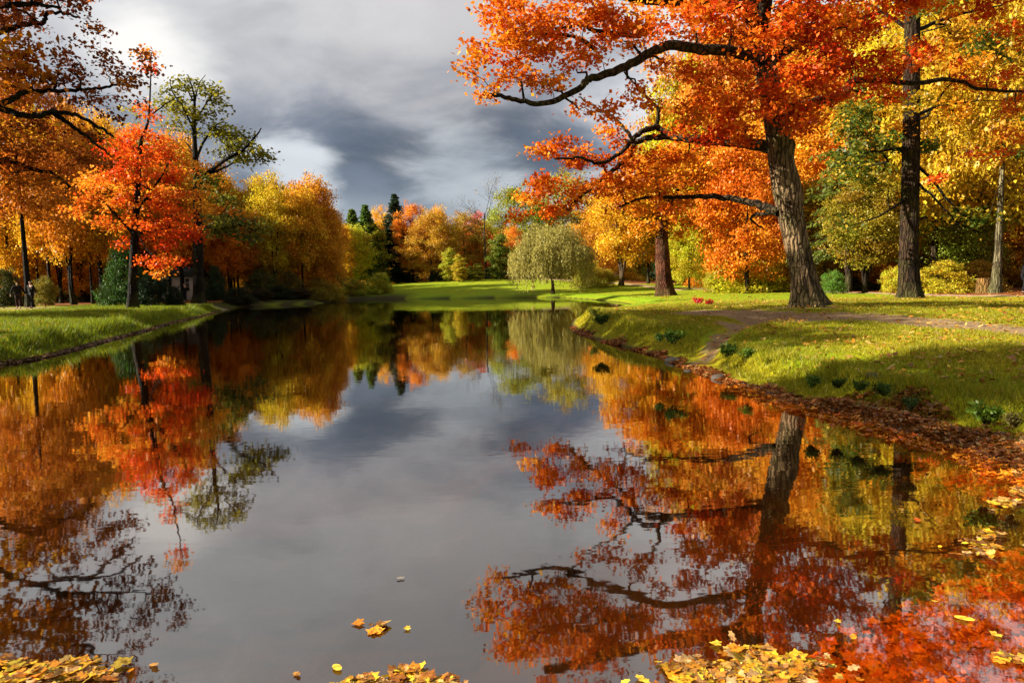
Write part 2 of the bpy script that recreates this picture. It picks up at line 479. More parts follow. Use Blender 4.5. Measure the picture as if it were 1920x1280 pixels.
def build_ground():
    xs = axis(-600, 600, -14, 16, .13); ys = axis(-60, 1200, 0.2, 26, .13, 1.045)
    X, Y = np.meshgrid(xs, ys)
    D = pond_sdf(X, Y)
    Z = height(X, Y, D)
    V = np.stack([X, Y, Z], -1).reshape(-1, 3)
    ny, nx = X.shape
    i = np.arange(ny - 1)[:, None] * nx; j = np.arange(nx - 1)[None, :]
    Q = np.stack([i + j, i + j + 1, i + nx + j + 1, i + nx + j], -1).reshape(-1, 4)
    dirt = np.exp(-(seg_dist(X, Y, WORN) / (.55 + .02 * Y)) ** 2 * .7)
    dirt = np.maximum(dirt, np.exp(-(seg_dist(X, Y, WORN2) / .8) ** 2))
    dirt = np.maximum(dirt, .62 * np.exp(-(seg_dist(X, Y, GULLY[:3]) / .34) ** 2))
    dirt = np.maximum(dirt, .8 * np.exp(-(seg_dist(X, Y, LEFTDIRT) / 1.6) ** 2))
    dirt = np.maximum(dirt, .95 * np.exp(-(((X - OAKX) ** 2 + (Y - OAKY) ** 2) / 1.3 ** 2)))
    gl_ = np.exp(-(seg_dist(X, Y, GULLY[1:]) / .6) ** 2) * .46
    # leaf litter: wet shelf on the shore, woods floor
    lw = .28 - .22 * sstep(6.8, 8.6, Y) + 1.3 * fbm(X * .8, Y * .8, 77, 3) - .25 * sstep(11, 15, Y)
    lit = sstep(lw + .25, lw - .1, D) * sstep(-.5, .0, D) * sstep(40, 26, Y) * (1 - .55 * sstep(13, 17, Y))
    lit = np.maximum(lit, gl_)
    woodsR = sstep(-.6, 1.2, (Y - PATHY(X)) * .5) * sstep(10, 16, X) * 1.0
    woodsL = sstep(48, 54, Y) * sstep(-18, -26, X) * sstep(200, 150, Y) * .75
    lit = np.maximum(lit, np.maximum(woodsR * .8, woodsL * sstep(1, 4, D)))
    lit = np.maximum(lit, .72 * sstep(-3.2 + 2.6 * sstep(3.6, 4.6, Y), -.8 + .6 * sstep(3.6, 4.6, Y), D) * sstep(.1, -.1, D) * sstep(11, 8, Y) * sstep(-2.5, 1.0, X))
    lit = np.maximum(lit, .25 * sstep(20, 8, Y) * sstep(2, 5, X) * sstep(0, 1, D))
    back = sstep(112, 118, Y); lit = np.maximum(lit, back)
    mud_shade = sstep(.22, -.02, D)
    mud_shade = np.maximum(mud_shade, .85 * sstep(1.1, .7, D) * sstep(.2, .4, D) * sstep(-2, -6, X) * sstep(75, 55, Y))  # painted shade: dark band on the left bank face turned from the sun
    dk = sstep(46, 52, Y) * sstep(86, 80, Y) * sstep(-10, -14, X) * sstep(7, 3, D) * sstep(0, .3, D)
    mud_shade = np.maximum(mud_shade, dk * .9)  # darkens the ground in the far left shore corner
    lush = sstep(24, 40, Y) * .6 + sstep(2.6, 1.2, D) * sstep(.6, 1.0, D) * .8
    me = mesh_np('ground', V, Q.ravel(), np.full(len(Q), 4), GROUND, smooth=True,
                 attrs=dict(dirt=dirt, litter=lit, mud_shade=np.clip(mud_shade, 0, 1), lush=np.clip(lush, 0, 1)))
    tag(link('ground', me), kind='structure')


_pp = np.array([G(a, b, .52)[:2] for a, b in ((1300, 541), (1400, 543), (1550, 547), (1700, 551), (1920, 557), (2300, 563))])


def PATHY(x):
    return np.interp(x, _pp[:, 0], _pp[:, 1], left=_pp[0, 1] + 4, right=_pp[-1, 1])


def ribbon(name, pts, w, material, dz=.03, kind='structure'):
    c = catmull(np.array([[p[0], p[1], 0] for p in pts]), 24)
    t = np.gradient(c, axis=0); t /= np.linalg.norm(t, axis=1)[:, None]
    nrm = np.stack([-t[:, 1], t[:, 0], t[:, 2] * 0], -1)
    K = 7; us = np.linspace(-1, 1, K)
    wv = w * (1 + .35 * fbm(np.arange(len(c)) * .22, np.arange(len(c)) * .0, 3, 3)[:, None] * 2)
    Pn = c[:, None, :] + nrm[:, None, :] * us[None, :, None] * wv[:, :, None]
    Z = height(Pn[..., 0], Pn[..., 1]) + dz - .06 * (np.abs(us)[None, :] == 1)
    Pn[..., 2] = Z
    k = len(c)
    i = np.arange(k - 1)[:, None] * K; j = np.arange(K - 1)[None, :]
    Q = np.stack([i + j, i + j + 1, i + K + j + 1, i + K + j], -1).reshape(-1, 4)
    me = mesh_np(name, Pn.reshape(-1, 3), Q.ravel(), np.full(len(Q), 4), material, smooth=True)
    return tag(link(name, me), kind=kind)


build_ground()
ribbon('footpath', [G(a, b, .53) for a, b in ((1290, 542), (1400, 544), (1550, 547), (1700, 551), (1920, 557), (2300, 563))], .9, GRAVEL)
mp = [P(960, 530, 96)[:2], P(1030, 530, 92)[:2], P(1110, 530, 86)[:2], P(1200, 530, 80)[:2], P(1290, 530, 66)[:2]]
ribbon('footpath', mp, .8, GRAVEL, .06)
wv = np.array([[-60, -1, 0], [45, -1, 0], [45, 125, 0], [-60, 125, 0]], float)
tag(link('water', mesh_np('water', wv, [0, 1, 2, 3], [4], WATER)), kind='structure')

# ------------------------------------------------------------------ leaf clouds
rng = np.random.default_rng(7)


def unit(v): return v / (np.linalg.norm(v, axis=-1, keepdims=True) + 1e-9)


def leaf_quads(C, size, tint, name, zb=.5, base=None, aspect=.36, dirs=None, rg=None):
    rg = rg or rng
    n = len(C)
    nrm = rg.normal(size=(n, 3)); nrm[:, 2] += zb * 2; nrm = unit(nrm)
    u = rg.normal(size=(n, 3)) if dirs is None else dirs
    u = unit(u - nrm * np.sum(u * nrm, 1)[:, None]); v = np.cross(nrm, u)
    s = (size * rg.uniform(.7, 1.3, n))[:, None] if np.ndim(size) == 0 else (np.asarray(size) * rg.uniform(.8, 1.2, n))[:, None]
    V = np.empty((n, 4, 3))
    V[:, 0] = C - u * s * .5; V[:, 2] = C + u * s * .5
    V[:, 1] = C + v * s * aspect + nrm * s * .12 + u * s * .08; V[:, 3] = C - v * s * aspect + nrm * s * .12 + u * s * .08
    V = V.reshape(-1, 3)
    if base is not None: V = V - np.asarray(base)
    return mesh_np(name, V, np.arange(n * 4), np.full(n, 4), LEAF, tint=tint)


MAPLE = []
for k, (ang, r) in enumerate([(-90, .10), (-62, .32), (-40, .44), (-20, .33), (-2, .40), (12, .52), (28, .36), (50, .40), (72, .40), (90, .58),
                              (108, .40), (130, .40), (152, .36), (168, .52), (182, .40), (200, .33), (220, .44), (242, .32)]):
    MAPLE.append((r * math.cos(math.radians(ang)), r * math.sin(math.radians(ang)), 0))
MAPLE = np.array(MAPLE)
th_ = np.linspace(0, 2 * np.pi, 9, endpoint=False)
OVAL = np.stack([.27 * np.cos(th_), .5 * np.sin(th_), 0 * th_], -1)
th_ = np.linspace(0, 2 * np.pi, 14, endpoint=False)
OAKLEAF = np.stack([.25 * np.cos(th_) * (1 + .28 * np.cos(th_ * 7)), .52 * np.sin(th_) * (1 + .08 * np.cos(th_ * 7)), 0 * th_], -1)


def shape_leaves(C, size, tint, shape, name, tilt=.12, rg=None, curl=.5, base=None):
    rg = rg or rng
    n = len(C); k = len(shape)
    nrm = rg.normal(size=(n, 3)) * tilt; nrm[:, 2] = 1; nrm = unit(nrm)
    u = rg.normal(size=(n, 3)); u = unit(u - nrm * np.sum(u * nrm, 1)[:, None]); v = np.cross(nrm, u)
    s = (size * rg.uniform(.45, 1.35, n))[:, None, None]
    cu = (rg.uniform(-.3, 1, n) * curl)[:, None]
    S = shape[None]
    bend = cu * (shape[:, 0] ** 2 + .4 * shape[:, 1] ** 2)[None]
    V = C[:, None, :] + s * (u[:, None] * S[..., 0:1] + v[:, None] * S[..., 1:2] + nrm[:, None] * bend[..., None])
    V = V.reshape(-1, 3)
    if base is not None: V = V - np.asarray(base)
    return mesh_np(name, V, np.arange(n * k), np.full(n, k), NEARLEAF, tint=tint)


def tints(n, cols, rg=None, val=(.6, 1.25), w=None):
    """random mix of a list of colours with random brightness"""
    rg = rg or rng
    cols = np.asarray(cols, float)
    a = rg.choice(len(cols), n, p=w); b = rg.choice(len(cols), n, p=w); t = rg.uniform(0, 1, n)[:, None] * .6
    return (cols[a] * (1 - t) + cols[b] * t) * rg.uniform(*val, n)[:, None]


# ------------------------------------------------------------------ tree builders
class Skel:
    """limb skeleton + tubes; twigs grow to the foliage from the nearest node"""
    def __init__(s): s.nodes = []; s.tb = Tubes(); s.extra = []

    def limb(s, pts, r0, r1, n=7, seg=6, jit=0.0, own=None, disp=None, power=1.0, rg=None):
        c = catmull(pts, seg)
        if jit:
            rr = rg or rng
            c[1:-1] += rr.normal(size=(len(c) - 2, 3)) * jit
        t = np.linspace(0, 1, len(c)) ** power
        r = r0 + (r1 - r0) * t
        (own or s.tb).tube(c, r, n, disp)
        for p_, r_ in zip(c, r): s.nodes.append((*p_, r_))
        return c

    def grow(s, targets, rmax=.05, rg=None, n=4, rbase=.006, k=.012):
        rr = rg or rng
        N = np.array(s.nodes); T = np.asarray(targets, float)
        cap = len(N) + len(T) * 4 + 8
        A = np.zeros((cap, 4)); A[:len(N)] = N; m_ = len(N)
        d0 = np.array([np.min(np.sum((A[:m_, :3] - t) ** 2, 1)) for t in T])
        for i in np.argsort(d0):
            t = T[i]
            dd = np.sum((A[:m_, :3] - t) ** 2, 1)
            # prefer to branch from nodes below the target
            j = int(np.argmin(dd + 2.0 * np.maximum(A[:m_, 2] - t[2] + .1, 0) ** 2))
            a = A[j, :3]; L = math.sqrt(dd[j]) + 1e-6
            pts = np.array([a + (t - a) * f for f in (0, .33, .66, 1)])
            pts[1:3] += rr.normal(size=(2, 3)) * L * .10; pts[1:3, 2] += L * np.array([.07, .05])
            r0 = min(rmax, A[j, 3] * .75, rbase + k * L); r1 = max(.0035, r0 * .4)
            rad = np.linspace(r0, r1, 4)
            s.tb.tube(pts, rad, n)
            A[m_:m_ + 3, :3] = pts[1:]; A[m_:m_ + 3, 3] = rad[1:]; m_ += 3
        s.nodes = [tuple(x) for x in A[:m_]]


def trunk_disp(flare=1.0, ridge=.05, zb=0.0, seed=0, burl=None):
    def f(R, pts, th):
        z = pts[:, 2:3] - zb
        fl = 1 + flare * 1.25 * np.exp(-np.maximum(z, 0) / .42) * (.62 + .38 * np.cos(th * 5 + 1.3 + seed) * 1.0 + .16 * np.cos(th * 9 + seed))
        rid = 1 + ridge * (fbm(th[None, :] * 5.5 + 0 * z, z * .9 + th[None, :] * 0, seed, 3) * 2) + ridge * .5 * np.cos(th[None, :] * 17 + 1.6 * np.sin(z * 1.3 + seed))
        low = 1 + .10 * fbm(np.cos(th)[None, :] * 1.2 + 0 * z + 5, z * .8 + np.sin(th)[None, :], seed + 3, 2)
        out = R * fl * rid * low
        if burl:
            for (zz, tt, a, sz, st) in burl:
                dth = np.angle(np.exp(1j * (th[None, :] - tt)))
                out = out + a * np.exp(-((z - zz) / sz) ** 2 - (dth / st) ** 2)
        return out
    return f


def px_tree(name, base, trunk, limbs, ellipses, D, label, cat='tree', group=None, leaf=.1, nsub=1.0, nleaf=36, subr=.32, colf=None, bark=(.12, .095, .07),
            seed=1, trunk_r=(.5, .2), flare=.7, trunk_seg=10, nth=14, depth=1.0, burl=None, ridge=.05, own_limbs=False, aspect=.36, zb=.6, leafcolor=(1, 1, 1), dens_pow=1.0, twigk=.012):
    """tree from picture measurements turned into a real volume: every point carries its own distance"""
    rg = np.random.default_rng(seed)
    sk = Skel()
    bx, by = base[0], base[1]
    bz = float(height(np.array([bx]), np.array([by]))[0]) - .06
    B = np.array([bx, by, bz])
    root = empty(name, B); tag(root, label, cat, group)
    T = [P(a, b, D + (c[0] if c else 0)) for a, b, *c in trunk]
    T[0] = B.copy()
    ct = catmull(T, trunk_seg)
    tl = np.linspace(0, 1, len(ct))
    r = np.interp(tl, np.linspace(0, 1, len(trunk_r)), trunk_r)
    tb = Tubes(); tb.tube(ct, r, nth, trunk_disp(flare, ridge, bz, seed, burl))
    for p_, r_ in zip(ct, r): sk.nodes.append((*p_, r_))
    link('trunk', tb.mesh('trunk', BARK, B), root, bark)
    for L in limbs:
        r0, r1, pts = L[0], L[1], L[2]
        w = [P(a, b, D + c) for a, b, c in pts]
        if own_limbs:
            t2 = Tubes(); sk.limb(w, r0, r1, 9, 7, .015, own=t2, rg=rg)
            link('branch', t2.mesh('branch', LIMB, B), root, tuple(v * .32 for v in bark))  # limb colour darkened from the bark to imitate shade in the crown
        else:
            sk.limb(w, r0, r1, 7, 6, .015, rg=rg)
    LC, LT, CC, cen = [], [], [], []
    for e in ellipses:
        cx, cyy, rx, ry = e[:4]; dens = e[4] if len(e) > 4 else 1.0; do = e[5] if len(e) > 5 else 0.0; hue = e[6] if len(e) > 6 else None
        Dc = D + do
        c = P(cx, cyy, Dc); s = Dc / F
        RX, RZ = rx * s, ry * s; RY = max(RX, RZ) * depth
        cen.append(c)
        n = max(2, int(nsub * dens * (RX * RZ) / (subr * subr) * 2.0))
        g = rg.normal(size=(n, 3)); g = unit(g) * (rg.uniform(0, 1, (n, 1)) ** .45)
        sub = c + g * np.array([RX, RY, RZ])
        CC.append(sub)
        hv = rg.normal(0, .13, n)
        for q, h_ in zip(sub, hv):
            m_ = int(nleaf * rg.uniform(.5, 1.4))
            o = rg.normal(size=(m_, 3)) * np.array([subr, subr, subr * .55]) * .62
            LC.append(q + o); LT.append(colf(rg, m_, q, (cx, cyy), hue, h_))
    sk.grow(np.array(cen), rmax=.09, rg=rg, n=5, rbase=.026, k=.026)
    sk.grow(np.concatenate(CC), rmax=.04, rg=rg, n=3, rbase=.010, k=twigk)
    link('twigs', sk.tb.mesh('twigs', LIMB, B), root, tuple(v * .32 for v in bark))  # twigs get the same darkened bark, crown shade put into the colour
    C = np.concatenate(LC); Tn = np.concatenate(LT)
    link('crown', leaf_quads(C, leaf, Tn, 'crown', zb=zb, base=B, aspect=aspect, rg=rg), root, leafcolor)
    return root


def lerp3(a, b, c, t):
    t = np.clip(t, 0, 1)[:, None]
    a, b, c = map(np.asarray, (a, b, c))
    return np.where(t < .5, a + (b - a) * t * 2, b + (c - b) * (t - .5) * 2)


def oak_col(rg, n, q, pc, hue, h):
    base = .52 - (pc[0] - 1150) / 1500 * .6 if hue is None else hue
    t = base + h + rg.normal(0, .12, n)
    return lerp3((.62, .040, .005), (.86, .20, .010), (.90, .46, .025), t) * rg.uniform(.55, 1.2, n)[:, None]


# ---- the big oak on the right bank
o_tr = [(1515, 592), (1506, 520), (1490, 440), (1472, 350, 0), (1462, 280), (1452, 215, .1), (1440, 150, .2), (1428, 90, .3), (1420, 20, .4), (1408, -60, .5), (1395, -160, .6), (1390, -260, .6)]
o_limbs = [
    (.17, .045, [(1440, 115, .1), (1385, 100, -.3), (1310, 92, -.6), (1250, 86, -.9), (1205, 108, -1.1), (1150, 135, -1.4), (1105, 148, -1.6), (1082, 168, -1.7), (1020, 195, -2), (960, 186, -2.2), (925, 176, -2.4)]),
    (.19, .09, [(1452, 280, 0), (1420, 272, -.4), (1360, 265, -.7), (1310, 262, -1), (1262, 256, -1.3), (1232, 238, -1.5)]),
    (.10, .05, [(1262, 256, -1.3), (1225, 258, -1.5), (1192, 268, -1.6), (1180, 292, -1.6), (1150, 318, -1.7), (1110, 350, -1.9), (1078, 378, -2), (1066, 398, -2)]),
    (.09, .03, [(1232, 238, -1.5), (1205, 246, -1.2), (1186, 262, -1), (1165, 285, -.9), (1125, 306, -.8), (1085, 296, -.6), (1040, 298, -.4)]),
    (.07, .025, [(1232, 238, -1.5), (1233, 205, -1.5), (1205, 175, -1.4), (1170, 135, -1.3)]),
    (.06, .02, [(1188, 262, -1.1), (1152, 222, -1.4), (1112, 200, -1.8), (1085, 182, -2)]),
    (.13, .03, [(1460, 398, 0), (1430, 385, -.5), (1390, 376, -.9), (1330, 368, -1.3), (1270, 370, -1.6), (1210, 371, -1.9), (1160, 388, -2.1)]),
    (.07, .02, [(1460, 402, -.1), (1425, 400, -.5), (1408, 410, -.8), (1432, 430, -1)]),
    (.30, .12, [(1422, 40, .3), (1395, 14, .2), (1340, 6, .3), (1260, 0, .2), (1180, -8, 0), (1080, -30, -.5), (1000, -40, -.8)]),
    (.16, .04, [(1455, 205, .1), (1500, 200, 1), (1545, 187, 1.6), (1582, 178, 2), (1605, 152, 2.1), (1650, 152, 2.5), (1710, 156, 2.8), (1790, 150, 3), (1840, 168, 3), (1930, 172, 3)]),
    (.14, .05, [(1445, 118, .2), (1482, 92, 1), (1540, 62, 2), (1600, 40, 2.6), (1660, 20, 3)]),
    (.07, .02, [(1200, 68, -.5), (1120, 60, -.8), (1090, 48, -.9), (1040, 52, -1), (1000, 38, -1.2)]),
    (.06, .02, [(1115, 92, -1.3), (1080, 70, -1.3), (1030, 64, -1.5), (985, 60, -1.6)]),
    (.22, .08, [(1408, -60, .5), (1470, -150, 1.2), (1560, -230, 2.2), (1650, -280, 3)]),
    (.20, .07, [(1400, -130, .5), (1330, -200, 0), (1240, -260, -1), (1150, -280, -2)]),
    (.20, .07, [(1425, 60, .3), (1440, -20, -1.5), (1450, -90, -3), (1470, -150, -4.5)]),
    (.20, .07, [(1425, 60, .3), (1410, 0, 2), (1400, -60, 4), (1390, -120, 5.5)]),
]
o_el = [(925, 12, 45, 22), (985, 40, 60, 42), (1065, 35, 58, 38), (1140, 35, 60, 42), (1225, 45, 55, 34), (1300, 52, 46, 30), (1370, 55, 40, 32), (1340, 20, 60, 20, .6),
        (872, 128, 22, 18, 1.2), (905, 102, 34, 28), (955, 90, 50, 36), (1020, 105, 30, 25), (1110, 95, 42, 30), (1170, 78, 42, 26), (1010, 70, 50, 30), (940, 55, 40, 25),
        (925, 172, 28, 18, 1.1), (975, 150, 42, 26), (1035, 160, 36, 20), (1080, 130, 26, 20, .7), (1085, 205, 26, 12, .5), (1130, 212, 40, 22, .8), (1195, 170, 30, 26, .6), (1250, 130, 30, 14, .5),
        (1215, 205, 25, 20, .5), (1290, 140, 36, 24, .9), (1325, 175, 44, 30), (1300, 218, 56, 24, .9), (1372, 205, 42, 28), (1400, 240, 44, 22), (1355, 120, 30, 20, .6), (1395, 178, 30, 22, .7),
        (1012, 288, 34, 14), (1062, 280, 44, 20), (1112, 292, 50, 22), (1165, 262, 30, 12, .5), (1175, 305, 46, 22), (1235, 300, 46, 22), (1290, 290, 50, 18), (1130, 245, 26, 12, .6),
        (1002, 340, 18, 10, .8), (992, 372, 34, 18), (1040, 352, 46, 20), (1100, 362, 50, 24), (1165, 350, 54, 24), (1235, 350, 54, 26), (972, 402, 24, 9), (1012, 396, 36, 12), (1060, 392, 40, 12, .8),
        (1340, 252, 50, 14, 1.1, 0, .1), (1270, 245, 40, 12, .9, 0, .15), (1410, 262, 30, 10, 1, -.6, .12), (1330, 300, 50, 16, .5, -.5, .6), (1260, 385, 50, 10, .6), (1165, 400, 46, 9, .7),
        (1455, 205, 44, 34, 1.2, -1.3, .3), (1500, 218, 38, 28, 1.1, -.8, .25), (1480, 140, 44, 34, 1.1, -1, .2), (1410, 120, 26, 22, .8, -1, .3), (1540, 105, 50, 40, 1, 0, .12), (1600, 130, 54, 32, 1, 1, .1), (1560, 165, 50, 26, 1, 0, .2), (1655, 132, 46, 24, 1, 2, .1),
        (1705, 108, 42, 22, .9, 2, .15), (1500, 45, 54, 40, 1, 0, .15), (1600, 62, 54, 32, .8, 1, .1), (1560, 14, 60, 24, .8, 0, .1), (1650, 25, 44, 24, .5, 2, .25), (1700, 185, 30, 14, .9, 2, .2), (1640, 178, 34, 14, .7, 2, .15),
        (1780, 135, 42, 20, .6, 3, .3), (1850, 150, 50, 24, .6, 3, .25), (1905, 195, 36, 18, .7, 3, .25), (1840, 290, 40, 16, .5, 3, .3), (1890, 262, 34, 16, .6, 3, .3), (1765, 330, 14, 8, .8, 3, .1), (1520, 180, 40, 20, 1, 0, .15),
        (1450, 20, 40, 26, .8, -1, .3), (1440, 80, 30, 24, .7, -1.2, .3), (1480, 240, 30, 14, 1, -1, .35), (1430, 175, 26, 20, 1, -1.4, .3)]
o_el = [((e + (1.0,)[len(e) - 4:])[:5] + (-(1400 - e[0]) / 480 * 2.0,) if (e[0] < 1350 and e[1] < 240 and len(e) < 6) else e) for e in o_el]
o_el = [(e + (1.0, 1.4)[len(e) - 4:] if len(e) < 6 else e) if (240 < e[1] < 412 and e[0] < 1345 and (len(e) < 6)) else e for e in o_el]
for i_ in range(1, 8):
    o_limbs[i_] = (o_limbs[i_][0], o_limbs[i_][1], [(a, b, -c * .9) for a, b, c in o_limbs[i_][2]])
rg0 = np.random.default_rng(99)
for k in range(64):   # the top of the crown, over the frame and seen in the water
    a = rg0.uniform(0, 2 * math.pi); rr_ = rg0.uniform(.15, 1) ** .6
    ex = 1390 + 430 * rr_ * math.cos(a); ey = -30 - rg0.uniform(0, 1) * 330 * math.sqrt(max(0, 1 - (abs(ex - 1390) / 520) ** 2))
    o_el.append((ex, ey, rg0.uniform(45, 75), rg0.uniform(24, 38), .8, 4.6 * rr_ * math.sin(a), rg0.uniform(.2, .6)))
o_el += [(a, b, 60, 34, .9, c, h) for a, b, c, h in ((1700, 0, 1, .25), (1780, -30, 1.5, .4), (1860, 0, 2, .3), (1620, -60, 0, .35), (1720, -90, 1, .3), (1820, -110, 2, .45), (1910, -60, 2, .3), (1560, -70, -1, .4), (1480, -60, -1.5, .3), (1660, -140, 1, .4), (1930, 40, 2.5, .3))]
for k in range(16):   # limbs reaching towards and away from the viewer
    ex = rg0.uniform(1250, 1650); ey = rg0.uniform(-120, 60); o_el.append((ex, ey, 50, 28, .7, rg0.choice([-4, -3, 3.5, 5]), rg0.uniform(.2, .5)))
px_tree('oak_tree', P(1515, 592, 20), o_tr, o_limbs, o_el, 20.0,
        'large leaning oak with furrowed trunk and orange-red crown at the edge of the right bank', group=None, leaf=.125, nleaf=58, subr=.31, nsub=1.45,
        colf=oak_col, bark=(.20, .14, .08), seed=3, trunk_r=(.41, .34, .325, .355, .335, .305, .31, .27, .23, .19, .15, .10), flare=.62, trunk_seg=14, nth=96, depth=1.3,
        burl=[(3.1, 3.4, .10, .35, .5), (4.6, 2.6, .10, .20, .30), (3.5, 3.0, .07, .5, .6), (1.9, 3.6, .04, .4, .6)], ridge=.05, own_limbs=True)


# ---- the oak whose limbs hang in from the left edge
def loak_col(rg, n, q, pc, hue, h):
    t = (.25 if hue is None else hue) + h * .8 + rg.normal(0, .15, n)
    return lerp3((.16, .045, .014), (.48, .11, .014), (.85, .34, .02), t) * rg.uniform(.5, 1.15, n)[:, None]


l_tr = [(-260, 640), (-255, 500), (-262, 380), (-250, 250), (-245, 120), (-250, 0), (-240, -110), (-240, -200)]
l_limbs = [(.11, .03, [(-255, 330, 0), (-120, 262, -.5), (-20, 204, -.8), (30, 214, -1), (72, 218, -1), (95, 210, -1), (140, 215, -1), (185, 238, -1.1), (212, 256, -1.1)]),
           (.09, .025, [(-20, 204, -.8), (15, 190, -.5), (50, 172, -.3), (85, 172, -.1), (150, 168, 0), (200, 164, .2), (236, 150, .3)]),
           (.10, .03, [(-250, 200, 0), (-120, 110, .4), (0, 62, .8), (45, 47, 1), (80, 43, 1), (88, 25, 1), (118, 25, 1), (150, 34, 1)]),
           (.12, .03, [(-258, 400, 0), (-100, 335, 0), (0, 302, .2), (32, 306, .3), (60, 318, .3), (100, 326, .4), (132, 350, .4)]),
           (.12, .03, [(-245, 80, 0), (-100, 12, -1), (0, 10, -1.5), (60, 8, -1.6), (112, 14, -1.7)]),
           (.07, .02, [(95, 210, -1), (130, 232, -.8), (170, 262, -.6), (205, 290, -.5)]),
           (.18, .05, [(-245, -50, 0), (-150, -150, 0), (0, -200, .5), (90, -220, 1)]),
           (.16, .05, [(-245, 0, 0), (-220, -80, -2.5), (-160, -130, -4.5)]),
           (.16, .05, [(-245, 50, 0), (-260, -20, 2.5), (-260, -80, 4.5)])]
l_el = [(20, 12, 50, 14), (80, 10, 50, 14), (150, 14, 36, 18, 1, 0, .4), (172, 52, 16, 18), (20, 55, 30, 16, .5), (60, 90, 40, 14, .6), (100, 105, 50, 18, .9), (40, 118, 50, 14, .8, 0, .5),
        (60, 150, 50, 13, 1.3, 0, .15), (110, 150, 44, 12, 1.1, 0, .15), (150, 118, 40, 18, .9), (192, 105, 26, 14, .9), (200, 140, 40, 16, 1), (240, 145, 30, 14, 1), (275, 105, 14, 10, 1, 0, .45), (282, 130, 16, 8, .8),
        (180, 180, 34, 12, .7), (235, 158, 8, 6, 2, 0, .85), (20, 160, 30, 14), (200, 215, 18, 10, .8), (150, 190, 30, 10, .5), (120, 70, 40, 14, .5), (240, 195, 26, 8, .5),
        (20, 232, 40, 12), (60, 262, 40, 10, .8, 0, .7), (80, 243, 50, 12, .9), (140, 250, 44, 12, .8), (190, 262, 30, 12, .7), (30, 275, 50, 18, 1.6, 0, .45), (100, 285, 54, 18, 1.6, 0, .5), (165, 300, 40, 18, 1.6, 0, .55), (30, 325, 50, 20, 1.6, 0, .55),
        (100, 335, 54, 18, .9, 0, .6), (50, 370, 50, 14, .6, 0, .7), (120, 375, 40, 12, .5, 0, .8)]
for k in range(34):
    a = rg0.uniform(0, 2 * math.pi); rr_ = rg0.uniform(.2, 1) ** .6
    ex = -230 + 380 * rr_ * math.cos(a); ey = 250 - rg0.uniform(.25, 1) * 560 * math.sqrt(max(0, 1 - (abs(ex + 230) / 460) ** 2))
    if ex > -30 and ey > -20: ey = -20 - rg0.uniform(20, 160)
    l_el.append((ex, ey, rg0.uniform(40, 60), rg0.uniform(16, 26), .8, 5.0 * rr_ * math.sin(a), rg0.uniform(.1, .5)))
for k in range(24):   # crown out of the frame that shades the tip of the right bank
    do = rg0.uniform(-5.5, 3); zc = rg0.uniform(8.6, 11.2); ex = 960 - 1280 * rg0.uniform(14.5, 18.5) / (19 + do)
    l_el.append((ex, 548 - (zc - 1.6) * 1280 / (19 + do), 50, 24, 1.1, do, .3))
for (ex, ey, do) in ((30, -40, 0), (90, -60, .5), (150, -30, 0), (200, -90, 0), (60, -110, 1), (140, -130, 0), (30, -170, -1), (240, -40, 0), (110, -190, 0), (-60, -80, -2)):
    l_el.append((ex, ey, 55, 20, .9, do, .3))
px_tree('oak_tree', P(-260, 640, 19), l_tr, l_limbs, l_el, 19.0,
        'oak reaching in from the left edge, its dark brown leaves spread against the sky', leaf=.115, nleaf=40, subr=.27, nsub=1.15, colf=loak_col,
        bark=(.05, .042, .04), seed=8, trunk_r=(.5, .42, .36, .3, .25, .2, .14, .08), flare=.7, trunk_seg=8, nth=24, depth=1.5, own_limbs=True)


# ---- red maple on the left bank
def red_col(rg, n, q, pc, hue, h):
    t = (.48 if hue is None else hue + .2) + h * 1.3 + rg.normal(0, .14, n)
    return lerp3((.62, .030, .008), (.86, .13, .010), (.88, .40, .03), t) * rg.uniform(.6, 1.2, n)[:, None]


m_el = [(160, 345, 36, 14, .9, 0, .7), (140, 400, 36, 14, .8, 0, .8), (375, 350, 26, 12, .8, 0, .8), (385, 395, 20, 12, .8, 0, .9), (290, 355, 40, 14, .9, 2, .7), (230, 350, 40, 12, .9, -2, .7), (272, 248, 34, 12), (300, 262, 44, 14), (240, 276, 40, 14), (330, 285, 40, 12), (215, 302, 44, 14), (280, 295, 60, 16), (200, 335, 44, 16, 1, 0, .6), (260, 330, 60, 18), (325, 325, 40, 14), (355, 318, 26, 14, 1, 0, .8),
        (175, 375, 40, 18, 1, 0, .55), (235, 378, 50, 16, 1, 0, .5), (300, 380, 46, 18), (345, 370, 30, 14), (190, 420, 40, 14, .9, 0, .5), (255, 425, 46, 14, 1, 0, .3), (318, 425, 44, 18, 1.1, 0, .15), (345, 440, 26, 16, 1.1, 0, .1),
        (300, 455, 40, 12, 1, 0, .15), (295, 490, 26, 12, 1, -1, .3), (300, 512, 20, 9, 1, -1, .4), (325, 492, 14, 9, 1, -1, .3), (360, 400, 20, 12), (220, 455, 34, 8, .7, 0, .3), (270, 205, 10, 5, 1.2, 0, .3), (285, 218, 8, 5, 1, 0, .3), (272, 102, 6, 5, 1, 0, .8), (283, 125, 8, 8, .4, 0, .4)]
